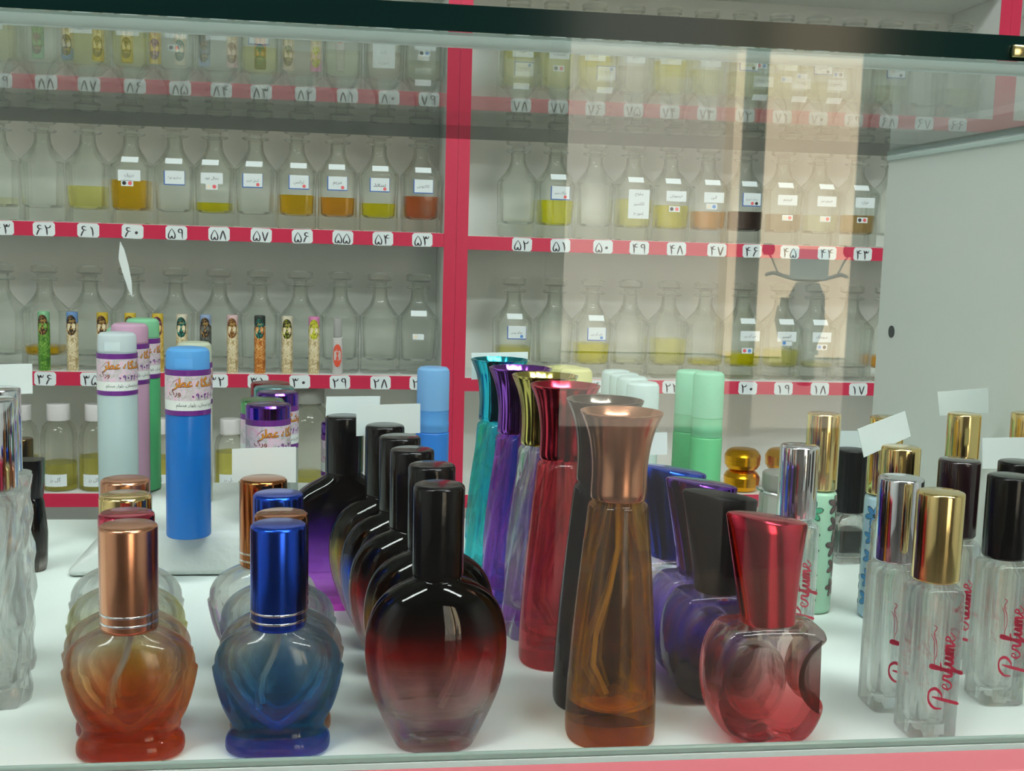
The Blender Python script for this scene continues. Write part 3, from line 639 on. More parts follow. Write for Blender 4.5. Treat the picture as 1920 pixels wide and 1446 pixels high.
heart(235, 990, COPPER, 'front heart bottle tinted amber with copper cap and two silver rings', AMBL, ('amber', (.97, .74, .46)))
heart(521, 988, BLUEM, 'front heart bottle of blue glass with shiny blue cap', BLUL, ('blue', (.40, .74, .98)))
heart(528, 962, BRONZE, 'heart bottle with bronze cap between two blue capped bottles', (.88, .66, .50), ('bronze', (.95, .90, .84)))
heart(522, 925, BLUEM, 'second heart bottle with blue cap, behind the bronze cap', (.45, .68, .95), ('blue2', (.80, .88, .97)))
heart(494, 897, BRONZE, 'bronze capped heart bottle at the foam block, paper card behind', (.94, .92, .88), ('clear2', (.95, .94, .92)))

# ---- oval bottles
O_OUT = smoothsecs([(0, .0140, .0100, 2.3), (.0010, .0150, .0108, 2.3), (.0060, .0176, .0122, 2.2), (.0145, .0215, .0140, 2.15), (.0235, .0248, .0150, 2.1), (.0340, .0266, .0154, 2.1), (.0430, .0265, .0152, 2.1), (.0510, .0247, .0142, 2.1), (.0570, .0213, .0128, 2), (.0610, .0168, .0112, 2), (.0636, .0122, .0098, 2), (.0650, .0090, .0088, 2), (.0675, .0086, .0086, 2)], 3)
O_IN = smoothsecs([(.0125, .0100, .0060, 3), (.0140, .0160, .0088, 2.6), (.0175, .0192, .0102, 2.3), (.0250, .0216, .0112, 2.1), (.0360, .0230, .0116, 2.1), (.0450, .0224, .0112, 2.1), (.0520, .0196, .0100, 2), (.0580, .0142, .0084, 2), (.0620, .0080, .0064, 2), (.0660, .0050, .0050, 2)], 3)
def oval(px, py, col, label, h=.1003):
    p = onz(px, py, h)
    t = thing('oval_perfume_bottle', label, 'perfume bottle', (p.x, p.y, .0002), random.uniform(-.03, .03), 'oval black topped perfume bottles')
    st = [(0, (.98, .97, .97)), (.014, (.98, .94, .93)), (.025, [.68 + .32 * c for c in col[1]]), (.038, col[1]), (.047, [.25 * c for c in col[1]]), (.055, (.006, .006, .008)), (.066, (.002, .002, .003))]
    bottle_body(t, O_OUT, O_IN, glass('oval_' + col[0], (1, 1, 1), 1.5, stops=st, thru=.26))
    b = bmesh.new(); tube(b, [(0, 0, .064), (.001, 0, .055), (.0055, 0, .043), (.0070, 0, .033), (.0050, 0, .024), (.0015, 0, .0165)], .0011); obj('dip_tube', b, DIP, t)
    c = post(t, 'cap', .0650, h, .0096, BLACKP, .0016)
    return t
oval(824, 908, ('crimson', (.80, .12, .14)), 'front oval bottle fading from black to crimson to clear')
oval(810, 871, ('olive', (.80, .62, .04)), 'oval bottle with olive yellow flank directly behind the front crimson one')
oval(773, 842, ('red', (.75, .04, .06)), 'oval bottle with red flank, middle of the black capped row')
oval(750, 818, ('azure', (.05, .35, .92)), 'oval bottle with azure blue flank behind the red flanked one')
oval(722, 797, ('lemon', (.88, .82, .05)), 'oval bottle with lemon flank, last oval before the square purple flask')

# ---- square purple flask
p = onz(657, 789, .100); p.y += .016
t = thing('purple_flask', 'flat square shouldered flask fading from black to purple', 'perfume bottle', (p.x - .003, p.y, .0002))
st = [(0, (.92, .30, .85)), (.006, (.88, .50, .94)), (.024, (.66, .36, .84)), (.040, (.22, .09, .40)), (.052, (.03, .02, .09)), (.062, (.008, .008, .02)), (.07, (.003, .003, .006))]
bottle_body(t, smoothsecs([(0, .0245, .010, 5), (.001, .0255, .011, 5), (.03, .0258, .0112, 5), (.053, .0258, .0112, 5), (.0585, .0245, .0108, 4), (.0635, .0190, .0100, 3), (.0672, .0125, .0092, 2.4), (.0695, .0096, .0090, 2), (.0720, .0090, .009, 2)], 3),
            smoothsecs([(.007, .018, .005, 4), (.009, .0215, .0075, 4), (.03, .0222, .008, 4), (.052, .0222, .008, 4), (.058, .0195, .0072, 3), (.064, .010, .006, 2), (.070, .005, .005, 2)], 3), glass('flask_purple', (1, 1, 1), 1.5, stops=st, thru=.26))
post(t, 'cap', .0700, .100, .0098, BLACKP, .0014)

# ---- tall flared bottles
def tall(px, py, cap, tint, label, fl=False, amber=False, h=.1275):
    p = onz(px, py, h)
    p.y = max(p.y, .4206)
    t = thing('tall_perfume_bottle', label, 'perfume bottle', (p.x, p.y, .0002), random.uniform(-.1, .1), 'tall perfume bottles with flared caps')
    out = smoothsecs([(0, .0162, .0162, 2.3), (.0012, .0174, .0174, 2.3), (.020, .0172, .0172, 2.2), (.045, .0157, .0157, 2.1), (.070, .0136, .0136, 2), (.086, .0121, .0121, 2), (.0912, .0115, .0115, 2), (.0930, .0100, .0100, 2), (.0945, .0086, .0086, 2)], 3)
    inn = smoothsecs([(.0125, .0040, .0040, 2), (.0132, .0105, .0105, 2), (.0150, .0138, .0138, 2), (.022, .0142, .0142, 2), (.045, .0124, .0124, 2), (.068, .0098, .0098, 2), (.082, .0066, .0066, 2), (.093, .0048, .0048, 2)], 3)
    bottle_body(t, out, inn, glass('tall_' + tint[0], tint[1], 1.5, thru=.36, sat=2.3), twist=1.3 if fl else 0, flute=.035 if fl else 0, nfl=8)
    b = bmesh.new(); tube(b, [(0, 0, .092), (.0006, 0, .075), (-.0020, 0, .058), (-.0068, 0, .040), (-.0075, 0, .028), (-.0020, 0, .0165)], .0010); obj('dip_tube', b, DIP, t)
    b = bmesh.new(); sc = smoothsecs([(.0940, .0098, .0098, 2), (.0944, .0108, .0108, 2), (.1040, .0106, .0106, 2), (.1120, .0112, .0112, 2), (.1190, .0126, .0126, 2), (.1243, .0146, .0146, 2), (.1270, .0158, .0158, 2)], 3)
    loft(b, sc + [(.1275, .0158, .0158, 2), (.1275, .0151, .0151, 2), (.1250, .0134, .0134, 2), (.1225, .0110, .0110, 2), (.1215, .003, .003, 2)], 48, flute=.02 if fl else 0, nfl=12); obj('cap', b, cap, t, 40)
    return t
tall(1166, 772, COPPER, ('amber', (1, .66, .19)), 'front tall amber bottle with copper trumpet cap')
tall(1135, 750, GUNM, ('smoke', (.10, .13, .15)), 'tall smoky black bottle with grey trumpet cap behind the amber one')
tall(1060, 722, REDM, ('red', (.90, .30, .34)), 'tall red bottle with red trumpet cap')
tall(1022, 704, YGOLD, ('clear', (.96, .97, .95)), 'tall clear fluted bottle with yellow gold trumpet cap', True)
tall(976, 690, VIOM, ('violet', (.72, .36, .86)), 'tall violet fluted bottle with violet trumpet cap', True)
tall(938, 674, TEALM, ('teal', (.25, .85, .90)), 'tall turquoise fluted bottle with teal trumpet cap, last of its row', True)

# ---- apple bottles
AP = [(372, 866), (330, 868), (296, 882), (268, 915), (248, 955), (237, 1005), (235, 1060), (240, 1115), (252, 1170), (272, 1215), (300, 1250), (340, 1277), (390, 1293), (440, 1296), (478, 1285), (505, 1278), (530, 1284), (560, 1293), (598, 1293), (628, 1275), (652, 1245), (672, 1205), (681, 1170), (676, 1148),
      (655, 1138), (630, 1118), (610, 1090), (602, 1060), (603, 1030), (612, 1000), (630, 970), (655, 948), (674, 932), (680, 912), (668, 890), (640, 874), (600, 866), (560, 862), (480, 862), (420, 862)]
KX, KZ = .000201 / 1.939, .000223 / 1.939 * .955
APO = [((x - 470) * KX, (1296 - y) * KZ + .0002) for x, y in AP]
def offset(poly, d):
    out = []; n = len(poly)
    for i in range(n):
        a, b_, c = Vector(poly[i - 1]), Vector(poly[i]), Vector(poly[(i + 1) % n])
        t_ = ((b_ - a).normalized() + (c - b_).normalized()); t_ = t_.normalized() if t_.length > 1e-9 else (c - b_).normalized()
        out.append((b_.x - t_.y * d, b_.y + t_.x * d))
    return out
def refine(poly, k=2):
    n = len(poly); out = []
    for i in range(n):
        a, b_, c, d = (Vector(poly[(i + j) % n]) for j in (-1, 0, 1, 2))
        for j in range(k):
            t = j / k; v = .5 * (2 * b_ + (c - a) * t + (2 * a - 5 * b_ + 4 * c - d) * t * t + (3 * b_ - a - 3 * c + d) * t ** 3); out.append((v.x, v.y))
    return out
def slab(b, poly, layers, mi, flip):
    area = sum(a[0] * c[1] - c[0] * a[1] for a, c in zip(poly, poly[1:] + poly[:1])); sg = 1 if area > 0 else -1
    rings = [[b.verts.new((x, y, z)) for x, z in offset(poly, sg * d)] for y, d in layers]
    fs = []
    n = len(poly)
    for A, B in zip(rings, rings[1:]):
        for k in range(n): fs.append(b.faces.new((A[k], A[(k + 1) % n], B[(k + 1) % n], B[k])))
    fs.append(b.faces.new(rings[0][::-1])); fs.append(b.faces.new(rings[-1]))
    for f in fs: f.material_index = mi
    bmesh.ops.recalc_face_normals(b, faces=fs)
    if flip: bmesh.ops.reverse_faces(b, faces=fs)
def apple(px, py, cap, stops, label, h=.0885, rz=0):
    p = onz(px, py, h)
    t = thing('apple_perfume_bottle', label, 'perfume bottle', (p.x + .002, p.y, .0002), rz, 'apple shaped perfume bottles')
    b = bmesh.new(); P = refine(APO, 2)
    slab(b, P, [(-.0115, .0042), (-.0108, .0024), (-.0092, .0010), (-.0066, .0002), (0, 0), (.0066, .0002), (.0092, .0010), (.0108, .0024), (.0115, .0042)], 0, False)
    I = [(.0135 * math.cos(2 * PI * k / 40) * (1 if math.cos(2 * PI * k / 40) < 0 else .72) - .0035, .0250 + .0150 * math.sin(2 * PI * k / 40)) for k in range(40)]
    slab(b, I, [(-.0082, .003), (-.0074, .001), (-.005, 0), (.005, 0), (.0074, .001), (.0082, .003)], 1, True)
    obj('glass_body', b, [glass('apple_' + stops[0], (1, 1, 1), 1.5, stops=stops[1], thru=.32), INNER], t, 35)
    b = bmesh.new(); loft(b, [(.0440, .0085, .0080, 2), (.0482, .0085, .0080, 2)], 32); obj('collar', b, SILV, t)
    b = bmesh.new(); s = []
    for i in range(11):
        q = i / 10; s.append((.0470 + (h - .0470 - .0016) * q, .0106 + .0058 * q ** 1.2, .0096 - .0006 * q, 2.6 - .9 * q, -.0004 - .0018 * q, -.13 * q * q))
    s.append((h - .0008, .0158, .0084, 1.8, -.0022, -.135)); s.append((h - .0002, .0135, .0065, 1.8, -.0022, -.135)); s.append((h, .004, .002, 1.8, -.0022, -.13))
    loft(b, s, 48); obj('cap', b, cap, t, 40)
    return t
apple(1440, 968, REDM, ('red', [(0, (.92, .26, .30)), (.016, (.95, .46, .48)), (.030, (.96, .74, .74)), (.046, (.97, .96, .95))]), 'front bitten apple bottle with red slanted metal cap')
apple(1352, 925, prin('matt_black_cap', (.008, .008, .008), .4, spec=.2), ('violet', [(0, (.05, .04, .12)), (.012, (.10, .07, .22)), (.026, (.46, .30, .78)), (.046, (.85, .82, .92))]), 'bitten apple bottle with matt black slanted cap')
apple(1317, 902, PURPM, ('lilac', [(0, (.10, .10, .30)), (.014, (.25, .22, .60)), (.028, (.60, .55, .90)), (.046, (.90, .88, .95))]), 'bitten apple bottle with purple slanted cap behind the black cap')
apple(1262, 878, BLUEM, ('mauve', [(0, (.60, .20, .70)), (.014, (.70, .45, .85)), (.028, (.85, .72, .95)), (.046, (.94, .92, .97))]), 'bitten apple bottle with blue slanted cap, last of its row')

# ---- clear square vials with red writing
CRIM = prin('crimson_print', srgb(176, 34, 66), .5)
def perfume_print(t, hw):
    b = bmesh.new(); y = -hw - .0004; k = .0038; x0, z0 = .0050, .0150
    put = lambda u, v: (x0 - v * k * .9, y, z0 + u * k)
    for s in PERFUME: stroke(b, s, .15, 0, put)
    put2 = lambda u, v: (x0 - .0068 - v * k, y, z0 + .0165 + u * k)
    for s in ([(-.6, -.3), (.2, .25), (1.2, .05), (2.4, .15), (3.2, .5), (3.6, .3)], [(.6, .3), (1.6, .35), (2.6, .45), (3.3, .8)], [(3.0, .2), (3.4, .45), (3.9, .2), (4.2, .6)]): stroke(b, s, .05, 0, put2)
    return obj('red_script', b, [CRIM, GREYINK], t, 0)
def vial(px, py, cap, label, rz=-.03, h=.0982, script=True):
    p = onz(px, py, h)
    t = thing('square_roll_on_vial', label, 'perfume vial', (p.x, p.y, .0002), rz, 'clear square perfume vials')
    hw = .0094
    bottle_body(t, [(0, hw * .93, hw * .93, 7), (.0008, hw, hw, 8), (.0590, hw, hw, 8), (.0606, hw * .95, hw * .95, 6), (.0616, .0078, .0078, 2.6), (.0625, .0070, .0070, 2), (.0640, .0066, .0066, 2)],
                [(.0060, .0035, .0035, 3), (.0066, .0056, .0056, 3), (.0085, .0066, .0066, 3), (.0560, .0066, .0066, 3), (.0590, .0052, .0052, 2), (.0630, .0042, .0042, 2)], CLR, n_seg=48)
    if script: perfume_print(t, hw)
    post(t, 'cap', .0628, h, .0092, cap, .0012)
    return t
vial(1765, 922, GOLDM, 'front clear square vial with red script and pale gold cap')
vial(1690, 895, SILV, 'clear square vial with silver cap beside the front gold capped vial')
vial(1895, 892, BLACKP, 'clear square vial with black cap at the frame edge, before another black cap')
vial(1800, 862, prin('oxblood_black_cap', (.012, .004, .006), .15, coat=.4), 'clear square vial with glossy oxblood black cap behind the gold capped vial')
vial(1912, 866, BLACKP, 'clear square vial with black cap mostly hidden, touching the pinned card')
vial(1690, 838, GOLDM, 'clear square vial with gold cap behind the silver capped vial')
vial(1500, 835, SILV, 'clear square vial with tall silver cap behind the red apple bottle')

# ---- floral roll-ons and small black bottle at the back
def floral(px, py, cols, label, h=.1065, capz=.066):
    p = onz(px, py, h); r = .0088
    t = thing('floral_roll_on', label, 'perfume vial', (p.x, p.y, .0002), 0, 'flower printed roll ons with gold caps')
    b = bmesh.new(); loft(b, rounded(0, capz - .0006, r, r=.002), 40)
    rnd = random.Random(3); R = r * 1.02
    for j in range(15):
        a0 = -2.6 + 5.2 * ((j * 5) % 15) / 15 + rnd.uniform(-.1, .1); zc = .007 + (capz - .014) * j / 14; sz = rnd.uniform(.0052, .0068); mi = 1 + (j % 3 == 2)
        for e, m_, rr in ((1.12, 3, 1.0), (.90, mi, 1.010)):
            for q in range(6):
                ang = q * PI / 3 + j * .5; c0 = (sz * .55 * math.cos(ang), sz * .55 * math.sin(ang)); F = []
                for k in range(10):
                    w_ = 2 * PI * k / 10; u = sz * .46 * e * math.cos(w_); v = sz * .24 * e * math.sin(w_)
                    x_ = c0[0] + u * math.cos(ang) - v * math.sin(ang); z_ = zc + c0[1] + u * math.sin(ang) + v * math.cos(ang)
                    z_ = min(max(z_, .001), capz - .002); th = a0 + x_ / r; F.append(b.verts.new((R * rr * math.sin(th), -R * rr * math.cos(th), z_)))
                b.faces.new(F).material_index = m_
    obj('printed_body', b, [prin('flower_ground' + label[-14:], cols[0], .2), prin('petal_a' + label[-14:], cols[1], .2), prin('petal_b' + label[-14:], cols[2], .2), prin('petal_line', srgb(56, 74, 72), .3)], t)
    post(t, 'cap', capz, h, r * .98, GOLDM, .001)
    return t
FG = (srgb(176, 226, 196), srgb(72, 184, 140), srgb(112, 92, 88)); FB = (srgb(176, 208, 222), srgb(76, 140, 190), srgb(150, 110, 180)); FY = (srgb(220, 205, 170), srgb(190, 150, 90), srgb(150, 100, 60))
floral(1546, 775, FG, 'roll on with green flower print and gold cap by the silver cap')
floral(1664, 782, FB, 'roll on with blue and violet flower print, gold cap behind tilted card')
floral(1809, 776, FY, 'gold capped roll on under a level paper card')
floral(1928, 775, FY, 'gold capped roll on cut off by the picture edge')
p = onz(1598, 843, .070)
t = thing('small_black_bottle', 'small cube bottle with ribbed black cap among the roll ons', 'perfume bottle', (p.x, p.y, .0002))
bottle_body(t, [(0, .0105, .0105, 8), (.0008, .0112, .0112, 8), (.026, .0112, .0112, 8), (.0285, .0100, .0100, 5), (.0300, .0085, .0085, 2), (.0330, .0085, .0085, 2)], [(.004, .007, .007, 5), (.006, .0086, .0086, 6), (.024, .0086, .0086, 6), (.031, .005, .005, 2)], CLR)
b = bmesh.new(); loft(b, [(.0062, .0080, .0080, 6), (.020, .0080, .0080, 6)], 32); obj('liquid', b, prin('black_oil', (.01, .01, .012), .1), t)
b = bmesh.new(); loft(b, rounded(.0312, .070, .0101, r=.001), 64, flute=.02, nfl=24); obj('cap', b, prin('ribbed_black_cap', (.008, .008, .009), .35, spec=.25), t)

# ---- wire bail jar
p = onz(1465, 882, .058); p.y = .70; q = ony(1465, 884, .70)
t = thing('wire_bail_jar', 'small grey glass jar with metal ring behind the silver cap', 'jar', (q.x, .70, .0002)); hj = q.z
b = bmesh.new(); loft(b, [(0, .0125, .0125, 2), (.001, .0135, .0135, 2), (hj - .016, .0135, .0135, 2), (hj - .013, .0125, .0125, 2)], 40); loft(b, [(.004, .011, .011, 2), (hj - .015, .0115, .0115, 2)], 40, 1, True); obj('jar_body', b, [glass('grey_jar', (.72, .74, .72), 1.45, thru=.3), INNER], t)
b = bmesh.new(); loft(b, rounded(hj - .0125, hj, .0120, r=.002), 40); obj('lid', b, prin('grey_ridged_lid', srgb(128, 126, 118), .3, noise=.2, nscale=200), t)
b = bmesh.new(); N = 40
pts = [(.0150 * math.cos(2 * PI * k / N), .0150 * math.sin(2 * PI * k / N), hj - .014 - .0022 * math.cos(2 * PI * k / N)) for k in range(N + 1)]; tube(b, pts, .0008); obj('metal_ring', b, metal('steel_ring', srgb(200, 200, 200), .2), t)

# ---- labelled plastic pens on the foam
VIOL = prin('violet_label_band', srgb(104, 34, 128), .4)
LABM = [prin('label_white', srgb(228, 232, 228), .45), VIOL, marble('label_marble', srgb(216, 200, 212), srgb(224, 178, 200), srgb(186, 180, 180)), prin('label_orange', srgb(224, 150, 40), .5), prin('label_brown', srgb(120, 50, 30), .5), prin('label_ink', srgb(50, 70, 72), .5)]
def wrap(b, r, z0, z1, mi, a0=-PI, a1=PI, n=40):
    A = [[b.verts.new((r * math.sin(a0 + (a1 - a0) * k / n), -r * math.cos(a0 + (a1 - a0) * k / n), z)) for k in range(n + 1)] for z in (z0, z1)]
    for k in range(n): b.faces.new((A[0][k], A[0][k + 1], A[1][k + 1], A[1][k])).material_index = mi
def shop_label(t, r, z0, h, turn=0, name='label', logo=True):
    """wrapped label: violet bands, marbled middle, orange script, violet digits, white line of address"""
    b = bmesh.new(); R = r * 1.012
    wrap(b, R, z0, z0 + h, 0); R2 = R * 1.004
    wrap(b, R2, z0, z0 + h * .11, 1); wrap(b, R2, z0 + h * .87, z0 + h, 1); wrap(b, R2, z0 + h * .33, z0 + h * .86, 2)
    R3 = R2 * 1.006
    for dx, dz, mi, rr in ((.0003, -.0003, 4, .9985), (-.0003, -.0003, 4, .9985), (.0003, .0003, 4, .9985), (0, 0, 3, 1), (.00012, 0, 3, 1.001)):
        write(b, 'فروشگاه عطر', r * .28 + dx, z0 + h * .71 + dz, r * 2.7, h * .30, 0, mi, res=2, bend=R3 * rr)
    digits(b, '0903603', r * .42, z0 + h * .42, h * .12, 1, bend=R3, w=.15)
    write(b, 'قم پردیسان، بلوار مسلم', r * .05, z0 + h * .22, r * 2.0, h * .13, 0, 5, res=2, bend=R3)
    if logo:
        for dx in (0, .00015): write(b, 'ورگ', -r * 1.05 + dx, z0 + h * .50, r * .6, h * .28, 0, 4, res=2, bend=R3)
        put = lambda u, v: (R3 * math.sin(u), -R3 * math.cos(u), v)
        stroke(b, [(-1.25, z0 + h * .62), (-1.05, z0 + h * .74), (-.78, z0 + h * .82)], h * .010, 4, put)
    o = obj(name, b, LABM, t, 0); o.rotation_euler = (0, 0, turn); return o
def pen(px, py, r, hh, z, mats, label, group, lab=None, turn=0, cap_h=.012, at_y=None):
    """straight two tone plastic tube with flip cap; (px, py) = middle of its top"""
    if at_y is None: p = onz(px, py, z + hh)
    else: p = ony(px, py, at_y); hh = p.z - z
    t = thing('plastic_pen_bottle', label, 'spray pen', (p.x, p.y, z + .0002), 0, group)
    zb = hh * .66 if lab else hh * .62
    b = bmesh.new(); loft(b, rounded(0, zb, r, r=.0012), 40); obj('tube_body', b, plastic('pen_' + mats[0][0], mats[0][1], .35), t)
    b = bmesh.new(); loft(b, [(zb + .0002, r * .97, r * .97, 2), (zb + .003, r * .97, r * .97, 2), (zb + .0034, r * .985, r * .985, 2), (zb + .006, r * .985, r * .985, 2), (zb + .0064, r * .965, r * .965, 2), (hh - cap_h, r * .965, r * .965, 2)], 40); obj('collar', b, plastic('pen_' + mats[1][0], mats[1][1], .45), t)
    b = bmesh.new(); loft(b, [(hh - cap_h + .0002, r * .97, r * .97, 2), (hh - .0035, r * .965, r * .965, 2), (hh - .0018, r * .93, r * .93, 2), (hh - .0004, r * .80, r * .80, 2), (hh, r * .55, r * .55, 2)], 40); c = obj('cap', b, plastic('pen_' + mats[2][0], mats[2][1], .5), t)
    if lab:
        shop_label(t, r, hh - lab[0] - lab[1], lab[1], turn)
        b = bmesh.new(); wrap(b, r * 1.0, hh - cap_h + .0012, hh - cap_h + .0065, 0, -.45, .35, 10); obj('thumb_tab', b, plastic('pen_tab_' + mats[2][0], [min(1, v * 1.15) for v in mats[2][1]], .5), c, 30)
    return t
GP = 'shop labelled pens on the foam block'
WHT = ('mist_white', srgb(206, 226, 226)); BLU = ('strong_blue', srgb(28, 128, 214)); LBL = ('pale_blue', srgb(150, 205, 245)); MINT = ('mint', srgb(120, 214, 160)); LMINT = ('light_mint', srgb(176, 228, 200)); YEL = ('soft_yellow', srgb(226, 216, 110)); PNK = ('soft_pink', srgb(226, 180, 210)); CRM = ('cream_white', srgb(232, 236, 224)); SKY = ('sky', srgb(112, 182, 240)); AZ = ('azure', srgb(60, 140, 226))
PH = .104; pr = .0119
pen(352, 651, pr, PH, ZFOAM, (BLU, ('blue_clear', srgb(60, 150, 226)), ('cap_blue', srgb(120, 196, 246))), 'labelled pen with bright blue tube on the foam block', GP, (.0115, .0245), turn=.55)
pen(219, 623, pr, PH, ZFOAM, (WHT, WHT, ('cap_white', srgb(226, 236, 238))), 'labelled pen with misty white tube and white cap', GP, (.0125, .0255), turn=.55)
pen(234, 613, pr * .98, PH, ZFOAM, (MINT, LMINT, ('cap_mint', srgb(170, 226, 196))), 'labelled mint pen close behind the white one', GP, (.0125, .0255), turn=.8)
pen(243, 606, pr * .98, PH, ZFOAM, (PNK, PNK, ('cap_pink', srgb(230, 190, 216))), 'labelled pink pen between the two mint ones', GP, (.0125, .0255), turn=.8, at_y=.746)
pen(267, 597, pr * .90, PH, ZFOAM, (('bright_mint', srgb(100, 214, 146)), LMINT, ('cap_light_mint', srgb(160, 226, 184))), 'labelled bright mint pen, rearmost and tallest looking', GP, (.0125, .0255), turn=.9, at_y=.757)
pen(364, 641, pr * .9, PH, ZFOAM, (CRM, CRM, ('cap_cream', srgb(220, 226, 206))), 'labelled cream pen hidden behind the blue tubed pen', GP, (.0125, .0255), turn=.8, at_y=.72)

GP2 = 'plain plastic pens near the back edge'
zfl = 0
pen(813, 688, .0108, 0, zfl, (AZ, SKY, ('cap_sky', srgb(158, 208, 246))), 'plain pen with azure tube and pale blue top before the divider', GP2, at_y=.735, cap_h=.028)
for i, (px, py, yy, lb) in enumerate(((1040, 688, .748, 'pale yellow pen, hidden behind the violet and gold trumpet caps'), (1062, 686, .722, 'pale yellow pen top, middle of three behind the trumpet caps'), (1080, 690, .696, 'pale yellow pen top nearest tag thirty four'))):
    pen(px, py, .0106, 0, zfl, (('butter', srgb(226, 226, 160)), ('butter', srgb(226, 226, 160)), ('cap_butter', srgb(236, 234, 180))), lb, GP2, at_y=yy, cap_h=.028)
for i, (px, py, yy, lb) in enumerate(((1156, 694, .762, 'milky white pen farthest from the smoky trumpet cap'), (1172, 700, .736, 'milky white pen, second of four in a slanting row'), (1186, 706, .711, 'milky white pen, third of four in a slanting row'), (1206, 716, .686, 'milky white pen nearest the copper trumpet cap'))):
    pen(px, py, .0104, 0, zfl, (('milk', srgb(212, 230, 226)), ('milk', srgb(212, 230, 226)), ('cap_milk', srgb(226, 240, 240))), lb, GP2, at_y=yy, cap_h=.03)
for i, (px, py, yy, lb) in enumerate(((1296, 694, .748, 'mint green pen behind its twin, tag twenty two beside it'), (1330, 697, .716, 'mint green pen before its twin beside the gold tins'))):
    pen(px, py, .0104, 0, zfl, (('sea_green', srgb(122, 220, 160)), ('pale_sea_green', srgb(150, 226, 186)), ('cap_sea_green', srgb(176, 234, 208))), lb, GP2, at_y=yy, cap_h=.03)

# ---- purple capped shop jars
def jar(px, py, yy, cap, label, turn):
    q = ony(px, py, yy); hh = q.z - ZFOAM; r = .0126
    t = thing('roll_on_jar', label, 'jar', (q.x, yy, ZFOAM + .0002), 0, 'shop labelled jars on the foam block')
    b = bmesh.new(); loft(b, rounded(0, hh - .0085, r, r=.0015), 40); obj('jar_body', b, plastic('jar_clear', srgb(205, 214, 208), .5), t)
    b = bmesh.new(); loft(b, [(hh - .0082, r * 1.01, r * 1.01, 2), (hh - .0015, r * 1.02, r * 1.02, 2), (hh - .0003, r * .95, r * .95, 2), (hh, r * .75, r * .75, 2)], 40); obj('cap', b, cap, t)
    shop_label(t, r, hh - .0082 - .0265, .0265, turn)
    return t
jar(503, 757, .664, PURPM, 'purple capped shop jar in front, above the blank card', .75)
jar(492, 748, .690, metal('green_foil', srgb(120, 190, 130), .2), 'shop jar with green foil cap behind the front purple one', .6)
jar(521, 734, .7165, PURPM, 'purple capped shop jar farther back, beside the frosted bottle', .3)
jar(514, 725, .7425, metal('teal_foil', srgb(120, 190, 200), .2), 'shop jar with pale teal foil cap between purple and red ones', .3)
jar(507, 717, .7685, metal('red_foil', srgb(176, 50, 64), .2), 'shop jar with dark red cap, rearmost on the foam', .3)
jar(640, 790, .735, PURPM, 'purple banded shop jar almost hidden behind the black flask cap', .3)

# ---- left edge: crystal bottles and dark flacon
def crystal(px, py, yy, label):
    q = ony(px, py, yy); h = q.z; rr = .0098
    t = thing('crystal_roll_on_bottle', label, 'perfume bottle', (q.x, yy, .0002), 0, 'twisted crystal bottles with silver caps')
    zb = h * .70
    b = bmesh.new()
    s = []
    for i in range(25):
        z = zb * i / 24; s.append((z, .0125 * (1 + .05 * math.sin(i * 1.4)), .0125 * (1 + .05 * math.sin(i * 1.4)), 2.6))
    loft(b, s, 48, 0, twist=2.2, flute=.05, nfl=8); loft(b, [(.006, .005, .005, 2), (.008, .0078, .0078, 2), (zb - .006, .0078, .0078, 2), (zb - .001, .005, .005, 2)], 32, 1, True)
    obj('glass_body', b, [CLR, INNER], t, 25)
    post(t, 'cap', zb + .0004, h, rr, SILV, .001)
    return t
crystal(-20, 748, .47, 'twisted crystal bottle with silver cap, nearer of the pair')
crystal(-8, 728, .505, 'twisted crystal bottle with silver cap behind its twin')
q = ony(52, 862, .66)
t = thing('dark_flacon', 'dark angular flacon with black collar beside the crystal bottles', 'perfume bottle', (q.x + .001, .66, .0002)); hd_ = q.z
bottle_body(t, [(0, .0075, .007, 2.4), (.004, .0082, .0082, 2.4), (hd_ * .34, .0086, .0086, 2.6), (hd_ * .62, .0070, .0070, 2.6), (hd_ * .66, .0062, .0062, 2)], None, glass('flacon_smoke', (1, 1, 1), 1.5, stops=[(0, (.75, .72, .70)), (hd_ * .12, (.35, .32, .31)), (hd_ * .4, (.03, .025, .025)), (hd_, (.01, .01, .01))], thru=.26))
b = bmesh.new(); loft(b, [(hd_ * .665, .0066, .0066, 3), (hd_ * .9, .0074, .0074, 4), (hd_ * 1.0, .0072, .0072, 4)], 32); obj('cap', b, BLACKP, t)
q = ony(40, 822, .70)
t = thing('bronze_cap_vial', 'slim vial with dark bronze cap behind the dark flacon', 'perfume vial', (q.x, .70, .0002))
post(t, 'vial_body', 0, q.z * .6, .0068, plastic('smoke_vial', srgb(120, 110, 90), .4)); post(t, 'cap', q.z * .605, q.z, .0066, metal('dark_bronze', srgb(110, 90, 60), .2), .001)

# ---- paper price cards taped behind caps
def price_card(pts, y, label):
    """pts: the four corners in the picture, clockwise from top left; the card stands on the plane at depth y"""
    P = [ony(px, py, y) for px, py in pts]; c = sum(P, Vector()) / 4
    b = bmesh.new(); F = [b.verts.new(p - c) for p in P]; K = [b.verts.new(p - c + Vector((0, .0004, 0))) for p in P]
    b.faces.new(F[::-1]); b.faces.new(K)
    for i in range(4): b.faces.new((F[i], F[(i + 1) % 4], K[(i + 1) % 4], K[i]))
    bmesh.ops.recalc_face_normals(b, faces=b.faces)
    o = obj('price_card', b, PAPER, None, 0); o.location = c
    return tag(o, label, 'card', 'paper price cards')
price_card([(-20, 684), (60, 682), (61, 738), (-20, 741)], .545, 'paper card behind the silver caps of the crystal bottles')
price_card([(435, 842), (555, 838), (555, 905), (435, 902)], .5125, 'paper card behind the rear bronze capped heart bottle')
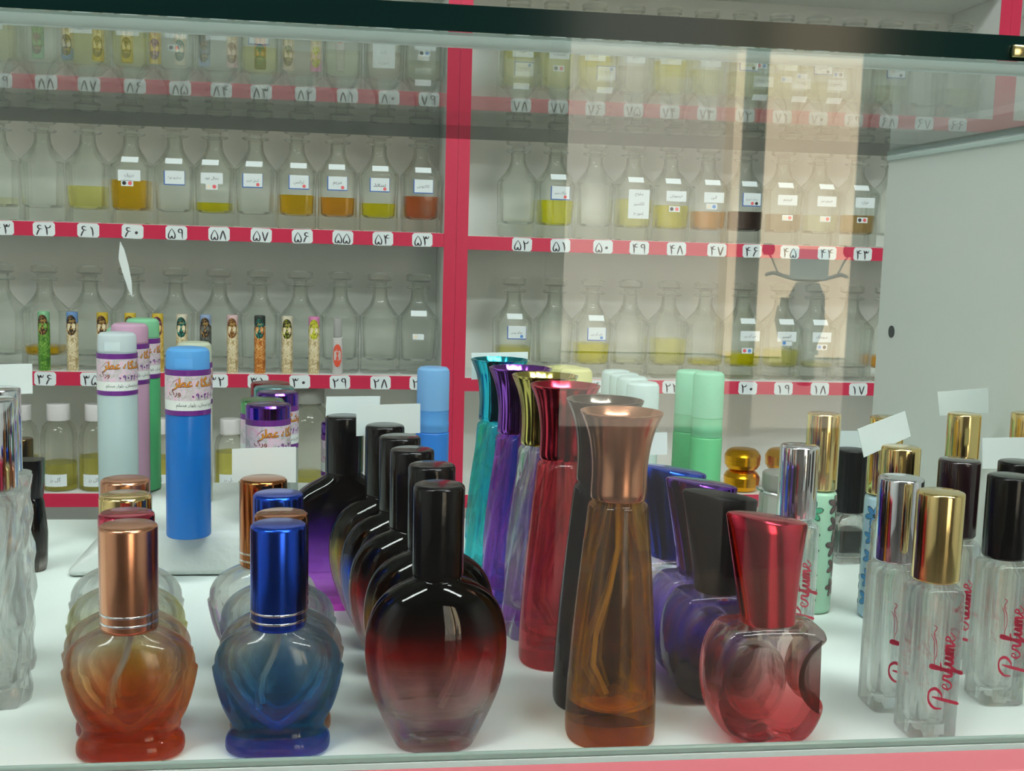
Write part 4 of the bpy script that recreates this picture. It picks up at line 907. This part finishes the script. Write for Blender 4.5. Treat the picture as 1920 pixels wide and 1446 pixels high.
price_card([(612, 744), (713, 743), (711, 797), (610, 795)], .606, 'paper card taped behind the cap of the purple flask')
price_card([(668, 760), (788, 757), (788, 812), (668, 818)], .5685, 'paper card behind the cap of the lemon flanked oval bottle')
price_card([(884, 662), (990, 660), (990, 708), (884, 712)], .636, 'pale blue tinted card behind the teal trumpet cap')
price_card([(1200, 812), (1251, 811), (1251, 852), (1200, 854)], .560, 'paper card behind the blue slanted cap')
price_card([(1575, 808), (1632, 809), (1632, 842), (1575, 842)], .690, 'paper card above the ribbed black cap')
price_card([(1608, 805), (1697, 771), (1708, 818), (1620, 858)], .548, 'tilted paper card between two gold caps')
price_card([(1758, 735), (1853, 728), (1854, 774), (1762, 780)], .596, 'level paper card topping the single gold cap by the grey panel')
price_card([(1842, 822), (1935, 820), (1935, 878), (1842, 879)], .520, 'paper card behind the hidden black cap at the frame edge')

P = [ony(px, py, .4010) for px, py in ((225, 453), (233, 468), (241, 498), (247, 530), (248, 558), (240, 542), (230, 512), (222, 485))]; c = sum(P, Vector()) / 8
b = bmesh.new(); A = [b.verts.new(p - c) for p in P]; K = [b.verts.new(p - c + Vector((0, .0003, 0))) for p in P]
b.faces.new(A); b.faces.new(K[::-1])
for i in range(8): b.faces.new((A[i], K[i], K[(i + 1) % 8], A[(i + 1) % 8]))
bmesh.ops.recalc_face_normals(b, faces=b.faces)
o = obj('torn_sticker', b, PAPER, None, 0); o.location = c; tag(o, 'torn white paper sliver stuck on the front glass above the white pen', 'sticker')
# ================================================================ LIGHT AND RENDER
su = bpy.data.lights.new('sun', 'SUN'); su.energy = 24; su.angle = .01; su.color = (1, .95, .86)
so = bpy.data.objects.new('sun', su); COL.objects.link(so); so.rotation_euler = Vector((.25, -.75, -.62)).to_track_quat('-Z', 'Y').to_euler()
w = bpy.data.worlds.new('world'); SC.world = w; w.use_nodes = True
bg = w.node_tree.nodes['Background']; bg.inputs[0].default_value = (.62, .74, .9, 1); bg.inputs[1].default_value = 1.0
cy = SC.cycles
cy.max_bounces = 16; cy.transmission_bounces = 14; cy.glossy_bounces = 6; cy.diffuse_bounces = 4; cy.transparent_max_bounces = 24
cy.sample_clamp_indirect = 5; cy.blur_glossy = .6
cy.use_adaptive_sampling = True; cy.adaptive_threshold = .02
cy.use_denoising = True
vs = SC.view_settings; vs.view_transform = 'Standard'; vs.look = 'None'; vs.gamma = 1; vs.use_curve_mapping = False; vs.exposure = 0.28
